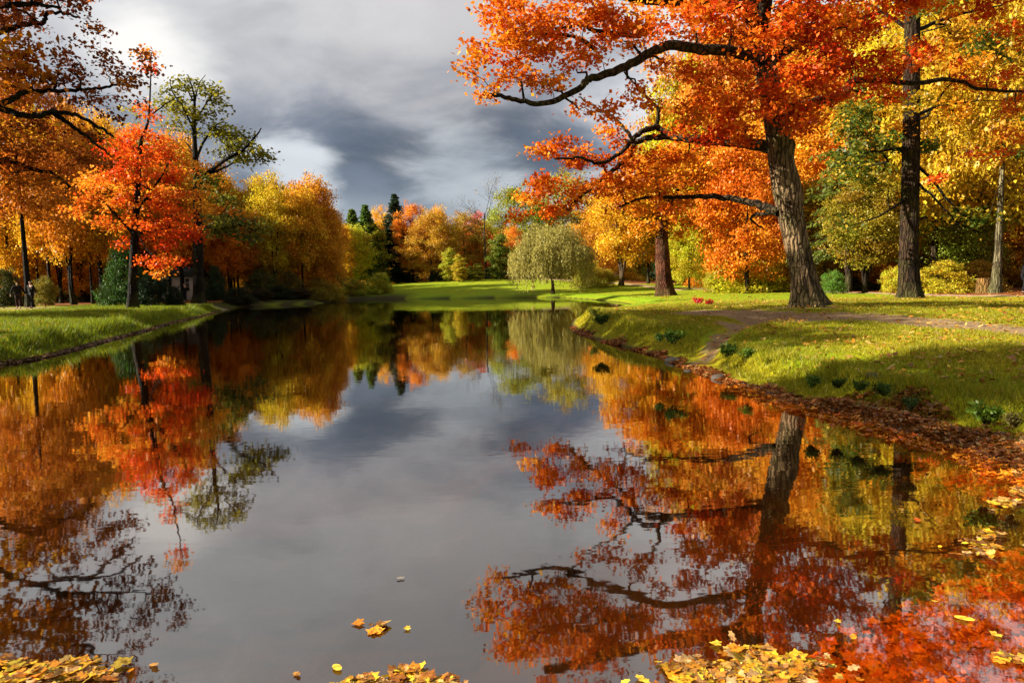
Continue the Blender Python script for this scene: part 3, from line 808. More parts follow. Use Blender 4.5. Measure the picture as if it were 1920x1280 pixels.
px_tree('maple_tree', P(248, 580, 40), [(248, 583), (250, 500), (254, 420), (258, 340), (264, 270), (278, 225), (282, 160), (284, 98)],
        [(.10, .03, [(254, 400, 0), (290, 350, -.5), (320, 300, -1)]), (.10, .03, [(252, 440, 0), (215, 400, -.5), (185, 370, -1)]), (.08, .03, [(252, 440, 0), (300, 430, .5), (345, 425, 1)]),
         (.08, .03, [(258, 340, 0), (235, 310, 1), (220, 290, 1.5)]), (.06, .02, [(254, 420, 0), (270, 460, -1), (300, 490, -1.5)]), (.05, .02, [(279, 220, 0), (305, 200, 0), (330, 182, 0)])],
        m_el, 40.0, 'bright red maple with a dark straight trunk standing on the left bank', leaf=.19, nleaf=60, subr=.5, nsub=1.5, colf=red_col, bark=(.014, .011, .010), seed=5,
        trunk_r=(.28, .23, .20, .16, .11, .06, .04, .02), flare=.6, nth=14, depth=1.3, zb=.5)


# ---- tall half-bare tree behind it
def olive_col(rg, n, q, pc, hue, h):
    t = (.5 if hue is None else hue) + h + rg.normal(0, .15, n)
    return lerp3((.075, .085, .012), (.24, .23, .02), (.46, .38, .03), t) * rg.uniform(.6, 1.2, n)[:, None]


v_el = [(335, 168, 26, 14, .7), (368, 160, 30, 14, .7), (395, 182, 24, 14, .7), (325, 200, 24, 14, .7), (350, 212, 24, 16, .8, 0, .8), (388, 215, 22, 18, .7), (335, 235, 20, 14, .8, 0, .9), (360, 245, 18, 14, .8, 0, .7), (410, 195, 16, 12, .4), (300, 190, 12, 8, .4), (250, 215, 18, 10, .8, 0, .8),
        (420, 255, 30, 14), (450, 268, 34, 14), (405, 240, 24, 10, .8), (485, 285, 20, 12), (430, 285, 36, 10), (465, 300, 28, 9, .8), (460, 250, 20, 8, .8), (500, 300, 10, 8, .8),
        (440, 420, 42, 14, 1.2, -8, .0), (405, 432, 26, 14, 1.2, -8, .05), (468, 438, 24, 12, 1.1, -8, .05), (490, 425, 12, 8, 1, -8, .1), (370, 330, 16, 14, 1, 0, .5), (395, 345, 20, 12, 1, 0, .2), (410, 370, 26, 12, 1, -4, .1), (350, 440, 16, 9, 1, -4, .1), (430, 380, 20, 9, .8, -4, .4)]
px_tree('ash_tree', P(372, 566, 54), [(372, 567), (372, 500), (371, 430), (369, 360), (366, 290), (364, 230), (364, 180), (352, 140)],
        [(.20, .04, [(370, 345, 0), (395, 320, 0), (425, 298, -1), (455, 282, -1), (480, 255, -1), (490, 240, -1)]), (.10, .03, [(395, 325, 0), (425, 312, 1), (455, 300, 1), (495, 300, 1)]),
         (.12, .03, [(366, 300, 0), (385, 262, 1), (405, 235, 1), (420, 230, 1)]), (.09, .03, [(365, 250, 0), (345, 205, -1), (325, 175, -1), (318, 150, -1)]), (.08, .02, [(364, 230, 0), (390, 190, 0), (415, 165, 0)]),
         (.07, .02, [(364, 200, 0), (372, 160, 1), (385, 140, 1)]), (.10, .04, [(371, 430, 0), (400, 425, -4), (440, 420, -8), (480, 432, -8)]), (.06, .015, [(363, 190, 0), (345, 160, 0), (328, 148, 0)]), (.07, .02, [(366, 290, 0), (340, 262, 1), (310, 275, 2)])],
        v_el, 54.0, 'tall half-bare tree with sparse olive leaves rising behind the red maple', leaf=.26, nleaf=50, subr=.7, nsub=2.4, colf=olive_col, bark=(.018, .015, .012), seed=6,
        trunk_r=(.44, .38, .34, .28, .2, .13, .08, .03), flare=.5, nth=14, depth=1.2, twigk=.02)
print('HEROES DONE')


# ------------------------------------------------------------------ procedural trees (prototypes, 10 m tall)
def proto_crown(shape, seed, ncl, nsubper, nleaf, leaf, subr, zlo, R, trunk_r=.22, lean=0.0, fork=False, asp=.36):
    rg = np.random.default_rng(seed)
    sk = Skel(); H = 10.0
    top = np.array([rg.normal(0, .3) + lean, rg.normal(0, .3), H * .86])
    tp = [np.zeros(3), np.array([rg.normal(0, .06), rg.normal(0, .06), H * .15]), np.array([top[0] * .3, top[1] * .3, H * .4]), np.array([top[0] * .7 + rg.normal(0, .15), top[1] * .7, H * .65]), top]
    ct = catmull(tp, 7); tr = trunk_r * (1 - .88 * np.linspace(0, 1, len(ct)) ** .9)
    tb = Tubes(); tb.tube(ct, tr, 9, trunk_disp(.55, .03, 0, seed))
    for p_, r_ in zip(ct, tr):
        if p_[2] > zlo * .75: sk.nodes.append((*p_, r_))
    if fork:
        for sgn in (-1, 1):
            t2 = sk.limb([np.array([0, 0, .25]), np.array([sgn * .25, .1, 1.6]), np.array([sgn * .75, .2, 3.6]), np.array([sgn * 1.3, .2, 6.2])], trunk_r * .62, .05, 7, 6, rg=rg, own=tb)
    cen = []
    tries = 0
    while len(cen) < ncl and tries < 4000:
        tries += 1
        z = rg.uniform(0, 1)
        if shape == 'round': rad = math.sqrt(max(0, 1 - (2 * z - .85) ** 2 / 1.35))
        elif shape == 'spread': rad = (math.sqrt(max(0, 1 - z ** 2.4)) * (.75 + .25 * min(1, z * 4)))
        elif shape == 'column': rad = (1 - z) ** .45 * (.6 + .4 * min(1, z * 3))
        elif shape == 'shrub': rad = math.sqrt(max(0, 1 - z * z))
        else: rad = math.sqrt(max(0, 1 - (2 * z - 1) ** 2))
        a = rg.uniform(0, 2 * math.pi); rr_ = rad * R * rg.uniform(.15, 1) ** .5
        p_ = np.array([math.cos(a) * rr_, math.sin(a) * rr_, zlo + (H - zlo) * z * .97])
        if all(np.linalg.norm((p_ - q) * np.array([1, 1, 1.4])) > subr * 1.55 * .92 ** (tries / 400) for q in cen): cen.append(p_)
    cen = np.array(cen)
    sk.grow(cen, rmax=trunk_r * .42, rg=rg, n=5, rbase=.02, k=.03)
    LC, LT, CC = [], [], []
    for c in cen:
        ns = int(nsubper * rg.uniform(.6, 1.3)) + 1
        g = rg.normal(size=(ns, 3)) * np.array([1, 1, .6]) * subr * .62
        ch = rg.normal(0, 1)
        for q in c + g:
            CC.append(q); m_ = int(nleaf * rg.uniform(.5, 1.4))
            LC.append(q + rg.normal(size=(m_, 3)) * np.array([1, 1, .6]) * subr * .36)
            h = np.clip(ch * .6 + rg.normal(0, .5) + rg.normal(0, .35, m_), -1.6, 1.6)[:, None]
            tt = np.array([1, 1, 1]) + h * np.array([.10, .26, .30])
            LT.append(np.clip(tt, .15, 2) * rg.uniform(.55, 1.2, m_)[:, None])
    sk.grow(np.array(CC), rmax=.03, rg=rg, n=3, k=.012)
    c_ = np.concatenate(LC); t_ = np.concatenate(LT)
    c_[:, 2] = np.maximum(c_[:, 2], .08)
    # merge trunk tubes and branch tubes
    Vs = tb.V + sk.tb.V; Q2 = [q for q in tb.Fq] + [q + tb.n for q in sk.tb.Fq]
    T2 = Tubes(); T2.V = Vs; T2.Fq = Q2
    return T2.mesh('trunk', BARK), leaf_quads(c_, leaf, t_, 'crown', zb=.45, rg=rg, aspect=asp)


def proto_conifer(seed, R, droop, density, trunk_r=.16, zlo=.6, leaf=.34, tip=.5, open_=False):
    rg = np.random.default_rng(seed); H = 10.0
    tb = Tubes(); ct = np.array([[0, 0, z] for z in np.linspace(0, H * .98, 14)]) + rg.normal(0, .03, (14, 3)) * np.array([1, 1, 0]); ct[0] = 0
    tb.tube(ct, trunk_r * (1 - .95 * np.linspace(0, 1, 14)), 8)
    LC, LD, LT = [], [], []
    z = zlo
    while z < H * .98:
        f = (z - zlo) / (H - zlo)
        Rz = R * (1 - f) ** .85 * (.8 if f < .1 else 1) + .05
        nb = int(density * (4 + 4 * (1 - f)))
        for k in range(nb):
            if open_ and rg.uniform() < .25: continue
            a = rg.uniform(0, 2 * math.pi); L = Rz * rg.uniform(.65, 1.12)
            dirv = np.array([math.cos(a), math.sin(a), 0])
            s_ = np.linspace(0, 1, 6)
            zz = z + L * (.12 * s_ - droop * s_ ** 2 + (.18 if droop > 0 else 0) * s_ ** 4)
            pts = dirv[None] * (s_ * L)[:, None] + np.stack([0 * s_, 0 * s_, zz], -1)
            tb.tube(pts, np.linspace(.035 * (1 - f) + .012, .004, 6), 3)
            m_ = int(26 * L / R * density) + 5
            t = rg.uniform(.18, 1, m_) ** .8
            c = np.stack([np.interp(t, s_, pts[:, i]) for i in range(3)], -1)
            side = np.cross(dirv, [0, 0, 1]); off = rg.normal(0, .17, m_) * L * (1.05 - t * .8) + 0
            c = c + side[None] * off[:, None]; c[:, 2] -= np.abs(rg.normal(0, .07, m_)) + .03
            d = dirv[None] * .8 + side[None] * np.sign(off)[:, None] * .7 + np.array([0, 0, -tip])[None] + rg.normal(0, .25, (m_, 3))
            LC.append(c); LD.append(d)
            h = rg.normal(0, .5, (m_, 1)) + rg.normal(0, .4)
            LT.append(np.clip(1 + h * np.array([.25, .18, .1]), .3, 1.8) * rg.uniform(.55, 1.25, (m_, 1)))
        z += (.34 - .12 * f) / max(density, .5)
    c_ = np.concatenate(LC); d_ = np.concatenate(LD); t_ = np.concatenate(LT)
    return tb.mesh('trunk', BARK), leaf_quads(c_, leaf, t_, 'crown', zb=.3, aspect=.15, dirs=d_, rg=rg)


def proto_willow(seed):
    rg = np.random.default_rng(seed); sk = Skel()
    tb = Tubes()
    ct = catmull([np.zeros(3), np.array([.05, 0, 1.2]), np.array([-.1, 0, 2.6]), np.array([.1, .1, 4.6]), np.array([0, 0, 7.0])], 6)
    r = .30 * (1 - .8 * np.linspace(0, 1, len(ct))); tb.tube(ct, r, 10, trunk_disp(.4, .04, 0, seed))
    for p_, r_ in zip(ct, r):
        if p_[2] > 2.2: sk.nodes.append((*p_, r_))
    LC, LD, LT = [], [], []
    tops = []
    for k in range(190):
        a = rg.uniform(0, 2 * math.pi); rr_ = 6.0 * rg.uniform(0, 1) ** .5
        zt = 2.6 + 7.4 * math.sqrt(max(.02, 1 - (rr_ / 6.6) ** 2)) * rg.uniform(.55, 1.06)
        p_ = np.array([math.cos(a) * rr_, math.sin(a) * rr_, zt]); tops.append(p_)
        L = min(zt - .3, rg.uniform(1.6, 5.5)); ch = rg.normal(0, .5)
        for s in range(11):
            o = rg.normal(0, .38, 3) * np.array([1, 1, .35]); m_ = 15
            t = rg.uniform(0, 1, m_)
            out = np.array([math.cos(a), math.sin(a), 0]) * .35
            c = p_ + o + out[None] * np.sin(t * 1.6)[:, None] + np.stack([rg.normal(0, .09, m_), rg.normal(0, .09, m_), -L * t], -1)
            LC.append(c); LD.append(np.stack([rg.normal(0, .3, m_), rg.normal(0, .3, m_), -np.ones(m_)], -1))
            h = ch + rg.normal(0, .4) + rg.normal(0, .3, (m_, 1)); LT.append(np.clip(1 + h * np.array([.18, .2, .12]), .3, 1.8) * rg.uniform(.65, 1.2, (m_, 1)))
    sk.grow(np.array(tops), rmax=.1, rg=rg, n=4, k=.025)
    T2 = Tubes(); T2.V = tb.V + sk.tb.V; T2.Fq = tb.Fq + [q + tb.n for q in sk.tb.Fq]
    return T2.mesh('trunk', BARK), leaf_quads(np.concatenate(LC), .30, np.concatenate(LT), 'crown', zb=.0, aspect=.2, dirs=np.concatenate(LD), rg=rg)


def proto_bare(seed):
    rg = np.random.default_rng(seed); tb = Tubes(); tips = []

    def rec(p, d, L, r, lvl):
        n = 5; pts = [p]; dd = d.copy()
        for i in range(n):
            dd = unit(dd + rg.normal(0, .11, 3) + np.array([0, 0, .05])); pts.append(pts[-1] + dd * L / n)
        pts = np.array(pts); tb.tube(pts, np.linspace(r, r * .45, n + 1), 7 if lvl == 0 else 3)
        if lvl >= 4: tips.append(pts[-1]); return
        for i in range(5 if lvl == 0 else 5):
            t = rg.uniform(.38 if lvl == 0 else .2, 1); k = min(n - 1, int(t * n)); q = pts[k] + (pts[k + 1] - pts[k]) * (t * n - k)
            a = unit(dd + rg.normal(0, .62, 3) * (1 if lvl else .9)); a[2] = abs(a[2]) * .8 + .15
            rec(q, unit(a), L * rg.uniform(.42, .62), r * (1 - .6 * t) * .6, lvl + 1)
    rec(np.zeros(3), np.array([0, 0, 1.0]), 7.4, .15, 0)
    m_ = 260; c = np.array(tips)[rg.integers(0, len(tips), m_)] + rg.normal(0, .1, (m_, 3))
    return tb.mesh('trunk', BARK), leaf_quads(c, .14, rg.uniform(.6, 1.2, (m_, 1)) * np.ones((1, 3)), 'crown', rg=rg)


PR = {}
PR['round1'] = proto_crown('round', 21, 46, 13, 42, .185, .95, 2.2, 4.2)
PR['round2'] = proto_crown('round', 22, 44, 13, 42, .185, .95, 2.6, 3.8, lean=.5)
PR['round3'] = proto_crown('round', 29, 40, 13, 42, .185, 1.0, 1.6, 4.4, lean=-.4)
PR['spread'] = proto_crown('spread', 23, 54, 13, 42, .185, .95, 1.5, 5.6, trunk_r=.3)
PR['tall1'] = proto_crown('ell', 24, 46, 13, 42, .185, .9, 1.8, 2.9)
PR['tall2'] = proto_crown('ell', 25, 44, 13, 42, .185, .9, 3.0, 2.6, trunk_r=.2)
PR['tallfork'] = proto_crown('ell', 26, 46, 13, 42, .185, .9, 2.8, 3.0, trunk_r=.22, fork=True)
PR['column'] = proto_crown('column', 27, 40, 12, 24, .26, .7, .9, 1.9, trunk_r=.12)
PR['high'] = proto_crown('round', 28, 46, 13, 42, .185, .9, 3.9, 4.6, trunk_r=.26)
PR['dense'] = proto_crown('ell', 31, 70, 14, 30, .20, .85, 1.2, 3.6, trunk_r=.2)
PR['shrub'] = proto_crown('shrub', 41, 44, 12, 26, .42, 1.6, .5, 6.2, trunk_r=.12, fork=True)
PR['shrub2'] = proto_crown('shrub', 42, 40, 12, 26, .42, 1.6, .5, 6.8, trunk_r=.12, fork=True)
PR['spruce'] = proto_conifer(51, 2.1, .35, 1.5)
PR['pine'] = proto_conifer(52, 2.2, -.05, 1.3, zlo=1.6, tip=-.2, open_=True)
PR['larch'] = proto_conifer(53, 3.0, .45, 1.25, zlo=1.8, tip=.9, open_=True, leaf=.30)
PR['pine2'] = proto_conifer(54, 2.3, .1, 1.7, zlo=1.2, tip=.1, leaf=.42)
PR['willow'] = proto_willow(61)
PR['bare'] = proto_bare(71)
PW = {'round1': 4.9, 'round2': 4.5, 'round3': 5.0, 'spread': 6.2, 'tall1': 3.5, 'tall2': 3.2, 'tallfork': 3.6, 'column': 2.3, 'high': 5.2, 'dense': 4.2, 'shrub': 7.2, 'shrub2': 7.8, 'spruce': 2.2, 'pine': 2.3, 'pine2': 2.3, 'larch': 3.1, 'willow': 6.6, 'bare': 3.2}


def place(name, kind, px, D, toppy, wpx, color, label, cat='tree', group=None, bark=(.05, .04, .03), rz=None, base_py=None, seed=None):
    """a tree or shrub standing at distance D under picture column px; toppy/wpx give its height and width"""
    rg = random.Random(seed if seed is not None else int(px * 7 + D * 13 + toppy))
    if base_py is not None:
        q = P(px, base_py, D)
    else: q = P(px, 530, D)
    x, y = q[0], q[1]
    z = float(height(np.array([x]), np.array([y]))[0])
    H = P(px, toppy, D)[2] - z; w = wpx * D / F / 2
    sx = w / PW[kind] ; sz = H / 10.0
    root = empty(name, (x, y, z - .05), rg.uniform(0, 6.28) if rz is None else rz, (sx, sx * rg.uniform(.9, 1.1), sz))
    tag(root, label, cat, group)
    tm, cm = PR[kind]
    stemname = 'stems' if kind.startswith('shrub') else 'trunk'
    link(stemname, tm, root, bark)
    link('foliage' if kind.startswith('shrub') else 'crown', cm, root, color)
    return root


GOLD = (.78, .42, .022); YEL = (.66, .46, .02); ORG = (.80, .27, .018); RUST = (.60, .20, .02); RED = (.68, .09, .015); OLIV = (.30, .30, .02); LIME = (.55, .50, .02)
GREEN = (.15, .22, .03); DKG = (.022, .045, .018); AMB = (.72, .33, .02); PALE = (.38, .33, .08)

# far shore row, left to right
FR = [
    ('tree', 'round1', 480, 76, 345, 130, GOLD, 'golden rounded tree in the far wood just right of the red maple'),
    ('tree', 'tall1', 505, 74, 330, 100, YEL, 'bright yellow tree above the dark far left shore with a dark forked trunk'),
    ('tree', 'tall2', 545, 78, 352, 80, YEL, 'yellow-green tree standing between two orange ones at the far left shore'),
    ('tree', 'tall1', 592, 74, 336, 105, AMB, 'tall brown-gold tree ending the left wood where the sky opens'),
    ('tree', 'tall2', 560, 82, 345, 60, RUST, 'rust-brown tree peeping over the yellow crowns of the left wood'),
    ('tree', 'round3', 610, 74, 410, 80, AMB, 'low amber tree hanging over the dark corner of the far shore'),
    ('conifer', 'pine2', 665, 100, 388, 84, GREEN, 'shorter of the two pointed green conifers left of the dark spruce'),
    ('conifer', 'pine2', 690, 98, 380, 88, (.10, .18, .03), 'taller of the two pointed green conifers left of the dark spruce'),
    ('tree', 'tall1', 660, 94, 425, 80, LIME, 'yellow-green tree in front of the pointed green conifers'),
    ('tree', 'column', 705, 98, 420, 60, (.34, .30, .02), 'narrow olive-yellow tree beside the pointed conifers'),
    ('tree', 'round2', 715, 112, 392, 60, GOLD, 'pale golden tree seen between the green conifers and the dark spruce'),
    ('spruce', 'spruce', 745, 102, 358, 120, (.03, .055, .025), 'dark spruce with the highest pointed tip in the far row'),
    ('tree', 'round1', 775, 100, 381, 72, ORG, 'orange oak standing right against the dark spruce'),
    ('tree', 'spread', 810, 97, 398, 120, (.55, .30, .02), 'broad golden oak in the middle of the far shore'),
    ('tree', 'tall1', 822, 112, 390, 60, GOLD, 'golden tree top rising over the broad oak'),
    ('tree', 'round2', 872, 100, 402, 110, (.46, .26, .02), 'brownish-gold round tree right of the broad golden oak'),
    ('tree', 'round3', 895, 116, 402, 76, RED, 'red-orange tree glowing behind the bare tree'),
    ('bare_tree', 'bare', 912, 96, 354, 90, (.3, .2, .05), 'leafless tree with thin grey branches against the sky'),
    ('tree', 'column', 938, 94, 440, 56, (.16, .19, .02), 'narrow green tree left of the pale willow'),
    ('tree', 'round1', 970, 112, 350, 120, OLIV, 'olive-green tree top behind the pale willow at the left'),
    ('tree', 'round2', 1060, 118, 330, 170, (.40, .32, .03), 'yellow-olive tree high behind the pale willow'),
    ('tree', 'round1', 965, 104, 425, 60, ORG, 'small bright orange tree tucked behind the willow'),
    ('tree', 'tallfork', 1165, 80, 330, 130, GOLD, 'golden tree on a pale double trunk right of the willow'),
    ('tree', 'round3', 1120, 90, 370, 120, (.62, .28, .02), 'orange-gold tree between the willow and the double trunk'),
    ('tree', 'round2', 1215, 84, 340, 110, AMB, 'amber tree behind the thick rough trunk'),
    ('tree', 'high', 1245, 52, 270, 250, (.62, .26, .02), 'stout red-barked tree with an orange crown on the lawn'),
    ('tree', 'round3', 1292, 70, 395, 110, LIME, 'yellow-green tree between the red-barked trunk and the orange maple'),
    ('maple_tree', 'dense', 1400, 50, 262, 190, (.80, .25, .015), 'glowing orange maple just left of the big oak trunk'),
    ('tree', 'round1', 1330, 84, 300, 130, (.34, .33, .02), 'olive tree far behind the orange maple'),
    ('spruce', 'spruce', 1262, 96, 255, 110, (.03, .06, .02), 'dark green spruce showing through the orange oak leaves'),
]
for k, (nm, kd, px, D, tp, w, c, lb) in enumerate(FR):
    bk = (.05, .04, .03)
    if 'double trunk' in lb: bk = (.14, .10, .06)
    if 'bare' in nm: bk = (.13, .11, .08)
    if 'conifer' in nm: bk = (.08, .055, .03)
    if nm == 'tree' and kd == 'high': continue
    place(nm, kd, px, D, tp, w, c, lb, 'tree', bark=bk, seed=300 + k)
place('willow_tree', 'willow', 1036, 72, 411, 168, PALE, 'pale grey-green willow with drooping branches on the far lawn', 'tree', bark=(.16, .10, .06), seed=4, rz=.4)


# ---- stout red-barked tree on the lawn
def amber_col(rg, n, q, pc, hue, h):
    t = (.55 if hue is None else hue) + h + rg.normal(0, .15, n)
    return lerp3((.70, .12, .010), (.82, .30, .015), (.85, .52, .03), t) * rg.uniform(.6, 1.2, n)[:, None]


px_tree('pine_tree', P(1247, 552, 52), [(1247, 553), (1243, 500), (1241, 450), (1240, 400), (1238, 340), (1236, 290)],
        [(.3, .08, [(1240, 420, 0), (1215, 380, 1), (1180, 340, 2)]), (.3, .08, [(1240, 400, 0), (1270, 360, 0), (1300, 330, 0)])],
        [(1245, 400, 50, 20), (1200, 380, 50, 26), (1290, 370, 50, 26), (1160, 350, 50, 26), (1240, 340, 60, 30), (1320, 330, 50, 30), (1220, 300, 60, 30), (1300, 290, 60, 30), (1260, 435, 30, 12, .8), (1205, 425, 30, 14, .8), (1305, 415, 34, 16, .8)],
        52.0, 'stout tree with cracked red-brown bark and orange leaves standing alone on the lawn', leaf=.25, nleaf=50, subr=.6, nsub=2.0, colf=amber_col, bark=(.15, .055, .03), seed=15,
        trunk_r=(.62, .53, .48, .42, .34, .25), flare=.45, nth=40, depth=1.0, ridge=.10).name = 'stout_tree'


# ---- the second tall trunk on the right lawn: runs out of the top of the picture
def gold_col(rg, n, q, pc, hue, h):
    t = (.5 if hue is None else hue) + h + rg.normal(0, .16, n)
    return lerp3((.07, .11, .012), (.50, .32, .015), (.82, .30, .015), t) * rg.uniform(.6, 1.2, n)[:, None]


t_el = []
for k in range(54):
    t_el.append((rg0.uniform(1560, 2060), rg0.uniform(-330, 330), rg0.uniform(36, 60), rg0.uniform(14, 24), .55, rg0.uniform(-3, 5), rg0.choice([.0, .3, .6, .85])))
px_tree('larch_tree', P(1705, 564, 30), [(1703, 566), (1704, 480), (1706, 380), (1708, 280), (1709, 180), (1710, 80), (1712, -40), (1714, -180), (1716, -340)],
        [(.08, .02, [(1706, 275, 0), (1660, 282, -.5), (1600, 288, -.8)]), (.08, .02, [(1708, 300, 0), (1750, 340, -.5), (1800, 400, -1), (1850, 420, -1)]), (.07, .02, [(1706, 330, 0), (1760, 380, -.8), (1805, 432, -1.2)]),
         (.10, .03, [(1708, 220, 0), (1760, 200, 1), (1830, 190, 2)]), (.10, .03, [(1710, 60, 0), (1650, 20, 1), (1590, -10, 2)]), (.10, .03, [(1710, 60, 0), (1790, 30, 1), (1880, 10, 2)]), (.06, .015, [(1705, 370, 0), (1650, 405, -.5), (1590, 425, -.8)])],
        t_el + [(1640, 270, 60, 12, 1.0, -.6, .05), (1600, 330, 44, 12, 1, -.6, .05), (1650, 345, 40, 12, 1, -.4, .1), (1738, 272, 22, 9, 2.2, .2, -.1), (1800, 400, 30, 10, 1.2, -1, .05), (1840, 415, 24, 9, 1, -1, .05), (1590, 240, 30, 12, 1, 0, .1), (1600, 425, 30, 10, .8, -.6, .1), (1620, 205, 36, 14, 1, 0, .15)],
        30.0, 'tall straight trunk behind the big oak running out of the top of the picture', leaf=.18, nleaf=50, subr=.42, nsub=1.8, colf=gold_col, bark=(.05, .030, .018), seed=16,
        trunk_r=(.44, .37, .35, .34, .32, .30, .27, .2, .1), flare=.45, nth=48, depth=1.0, ridge=.06)

# ---- right side wood
RW = [
    ('larch_tree', 'larch', 1590, 44, 120, 230, (.14, .17, .02), 'green larch with drooping twigs between the oak trunk and the tall straight trunk', (.06, .04, .03)),
    ('tree', 'tallfork', 1622, 42, 330, 150, (.34, .26, .02), 'dark forked tree behind the lawn left of the tall straight trunk', (.04, .028, .02)),
    ('tree', 'tall2', 1588, 56, 250, 130, ORG, 'slim orange tree with thin dark stem behind the footpath', (.04, .03, .025)),
    ('beech_tree', 'high', 1868, 37, -20, 340, (.58, .36, .02), 'pale smooth-barked tree beside the footpath at the far right', (.20, .18, .11)),
    ('tree', 'round1', 1755, 46, -60, 280, (.62, .42, .02), 'yellow tree with a slanting trunk behind the tall straight trunk', (.07, .05, .03)),
    ('tree', 'round2', 1690, 60, 60, 260, (.66, .46, .02), 'tall yellow-green tree in the right wood behind the larch', (.05, .04, .03)),
    ('tree', 'round3', 1830, 58, -40, 320, YEL, 'tall yellow tree in the right wood behind the pale-barked tree', (.05, .04, .03)),
    ('tree', 'round1', 1950, 48, -60, 320, (.66, .30, .015), 'orange-gold tree cut by the right edge of the picture', (.05, .04, .03)),
    ('tree', 'tall1', 1520, 60, 110, 200, (.80, .36, .02), 'orange-gold tree directly behind the upper trunk of the big oak', (.05, .04, .03)),
    ('tree', 'round2', 1580, 76, 40, 240, (.62, .46, .02), 'olive-yellow tree deep in the right wood', (.05, .04, .03)),
    ('tree', 'round3', 1440, 80, 230, 200, AMB, 'amber tree deep behind the orange maple', (.05, .04, .03)),
    ('tree', 'round1', 1780, 60, 250, 240, (.62, .40, .03), 'golden understorey tree behind the yellow shrubs', (.05, .04, .03)),
    ('tree', 'tall1', 1810, 46, 320, 150, (.30, .33, .03), 'small green-yellow tree above the yellow shrubs at right', (.05, .04, .03)),
    ('tree', 'round2', 1915, 56, 200, 220, (.64, .34, .025), 'orange understorey tree behind the person in black', (.05, .04, .03)),
    ('tree', 'tall2', 1545, 50, 330, 100, (.40, .26, .02), 'slender tree with light green twigs right of the big oak trunk', (.14, .10, .05)),
]
for k, (nm, kd, px, D, tp, w, c, lb, bk) in enumerate(RW):
    place(nm, kd, px, D, tp, max(w, (541 - tp) * .62), c, lb, 'tree', bark=bk, seed=400 + k)
SB = [
    ('shrub', 1405, 52, 478, 140, LIME, 'broad yellow-green shrub left of the big oak trunk'),
    ('shrub2', 1352, 56, 488, 70, (.46, .42, .03), 'small rounded yellow shrub at the left end behind the footpath'),
    ('shrub', 1765, 40, 490, 110, (.60, .48, .03), 'wide yellow shrub right of the tall straight trunk'),
    ('shrub2', 1675, 40, 500, 50, (.58, .50, .03), 'yellow shrub showing left of the tall straight trunk'),
    ('shrub', 1830, 42, 490, 90, (.50, .30, .03), 'brownish-yellow shrub beside the pale-barked tree'),
    ('shrub2', 1562, 42, 506, 44, (.14, .26, .03), 'small fresh green shrub just right of the big oak trunk'),
    ('shrub', 1102, 78, 492, 66, (.36, .34, .03), 'olive rounded shrub right of the willow'),
    ('shrub2', 1135, 79, 505, 50, (.46, .36, .03), 'low yellow shrub beside the pale double trunk'),
    ('shrub', 710, 84, 512, 50, (.40, .40, .03), 'light yellow-green bush at the left foot of the green mound'),
    ('shrub2', 665, 82, 522, 50, (.40, .36, .03), 'low yellow bush at the water line left of the mound'),
    ('column', 843, 92, 466, 36, (.44, .42, .03), 'taller of the two young yellow trees on the mound'),
    ('column', 862, 90, 478, 32, (.56, .42, .03), 'shorter of the two young yellow trees on the mound'),
    ('column', 897, 92, 494, 26, (.34, .32, .03), 'small conical young tree right of the two yellow ones on the mound'),
    ('shrub', 822, 97, 505, 36, (.03, .08, .04), 'dark blue-green bush behind the top of the mound'),
    ('shrub2', 925, 97, 498, 44, (.05, .10, .03), 'dark green bush between the conical young tree and the willow'),
    ('column', 882, 95, 498, 22, (.30, .30, .03), 'slim olive sapling between the young trees on the mound'),
    ('shrub', 232, 47, 468, 84, (.045, .10, .018), 'dense green bush behind the red maple trunk'),
    ('shrub2', 285, 46, 515, 60, (.012, .030, .010), 'dark rounded bush right of the red maple trunk'),
    ('shrub', 326, 47, 536, 34, (.012, .028, .010), 'small dark round bush in front of the white house'),
    ('shrub2', 82, 52, 518, 46, (.26, .22, .03), 'dull yellow bush right of the two walkers'),
    ('shrub', 10, 50, 505, 60, (.06, .07, .015), 'dark bush at the left edge of the lawn'),
    ('shrub2', 490, 68, 506, 70, (.10, .11, .02), 'dark green bush at the far left shore under the forked trunk'),
    ('shrub', 545, 70, 510, 60, (.16, .13, .02), 'dark bush right of the forked trunk on the far shore'),
    ('shrub2', 600, 72, 520, 60, (.34, .22, .02), 'brown bush overhanging the dark corner of the far shore'),
    ('shrub', 405, 62, 500, 44, (.03, .06, .02), 'dark green bush right of the tall half-bare tree'),
]
for k, (kd, px, D, tp, w, c, lb) in enumerate(SB):
    if kd == 'column': place('young_tree', kd, px, D, tp, w, c, lb, 'tree', bark=(.10, .08, .05), seed=500 + k)
    else: place('shrub', kd, px, D, tp, w, c, lb, 'shrub', seed=500 + k, bark=(.06, .045, .03))

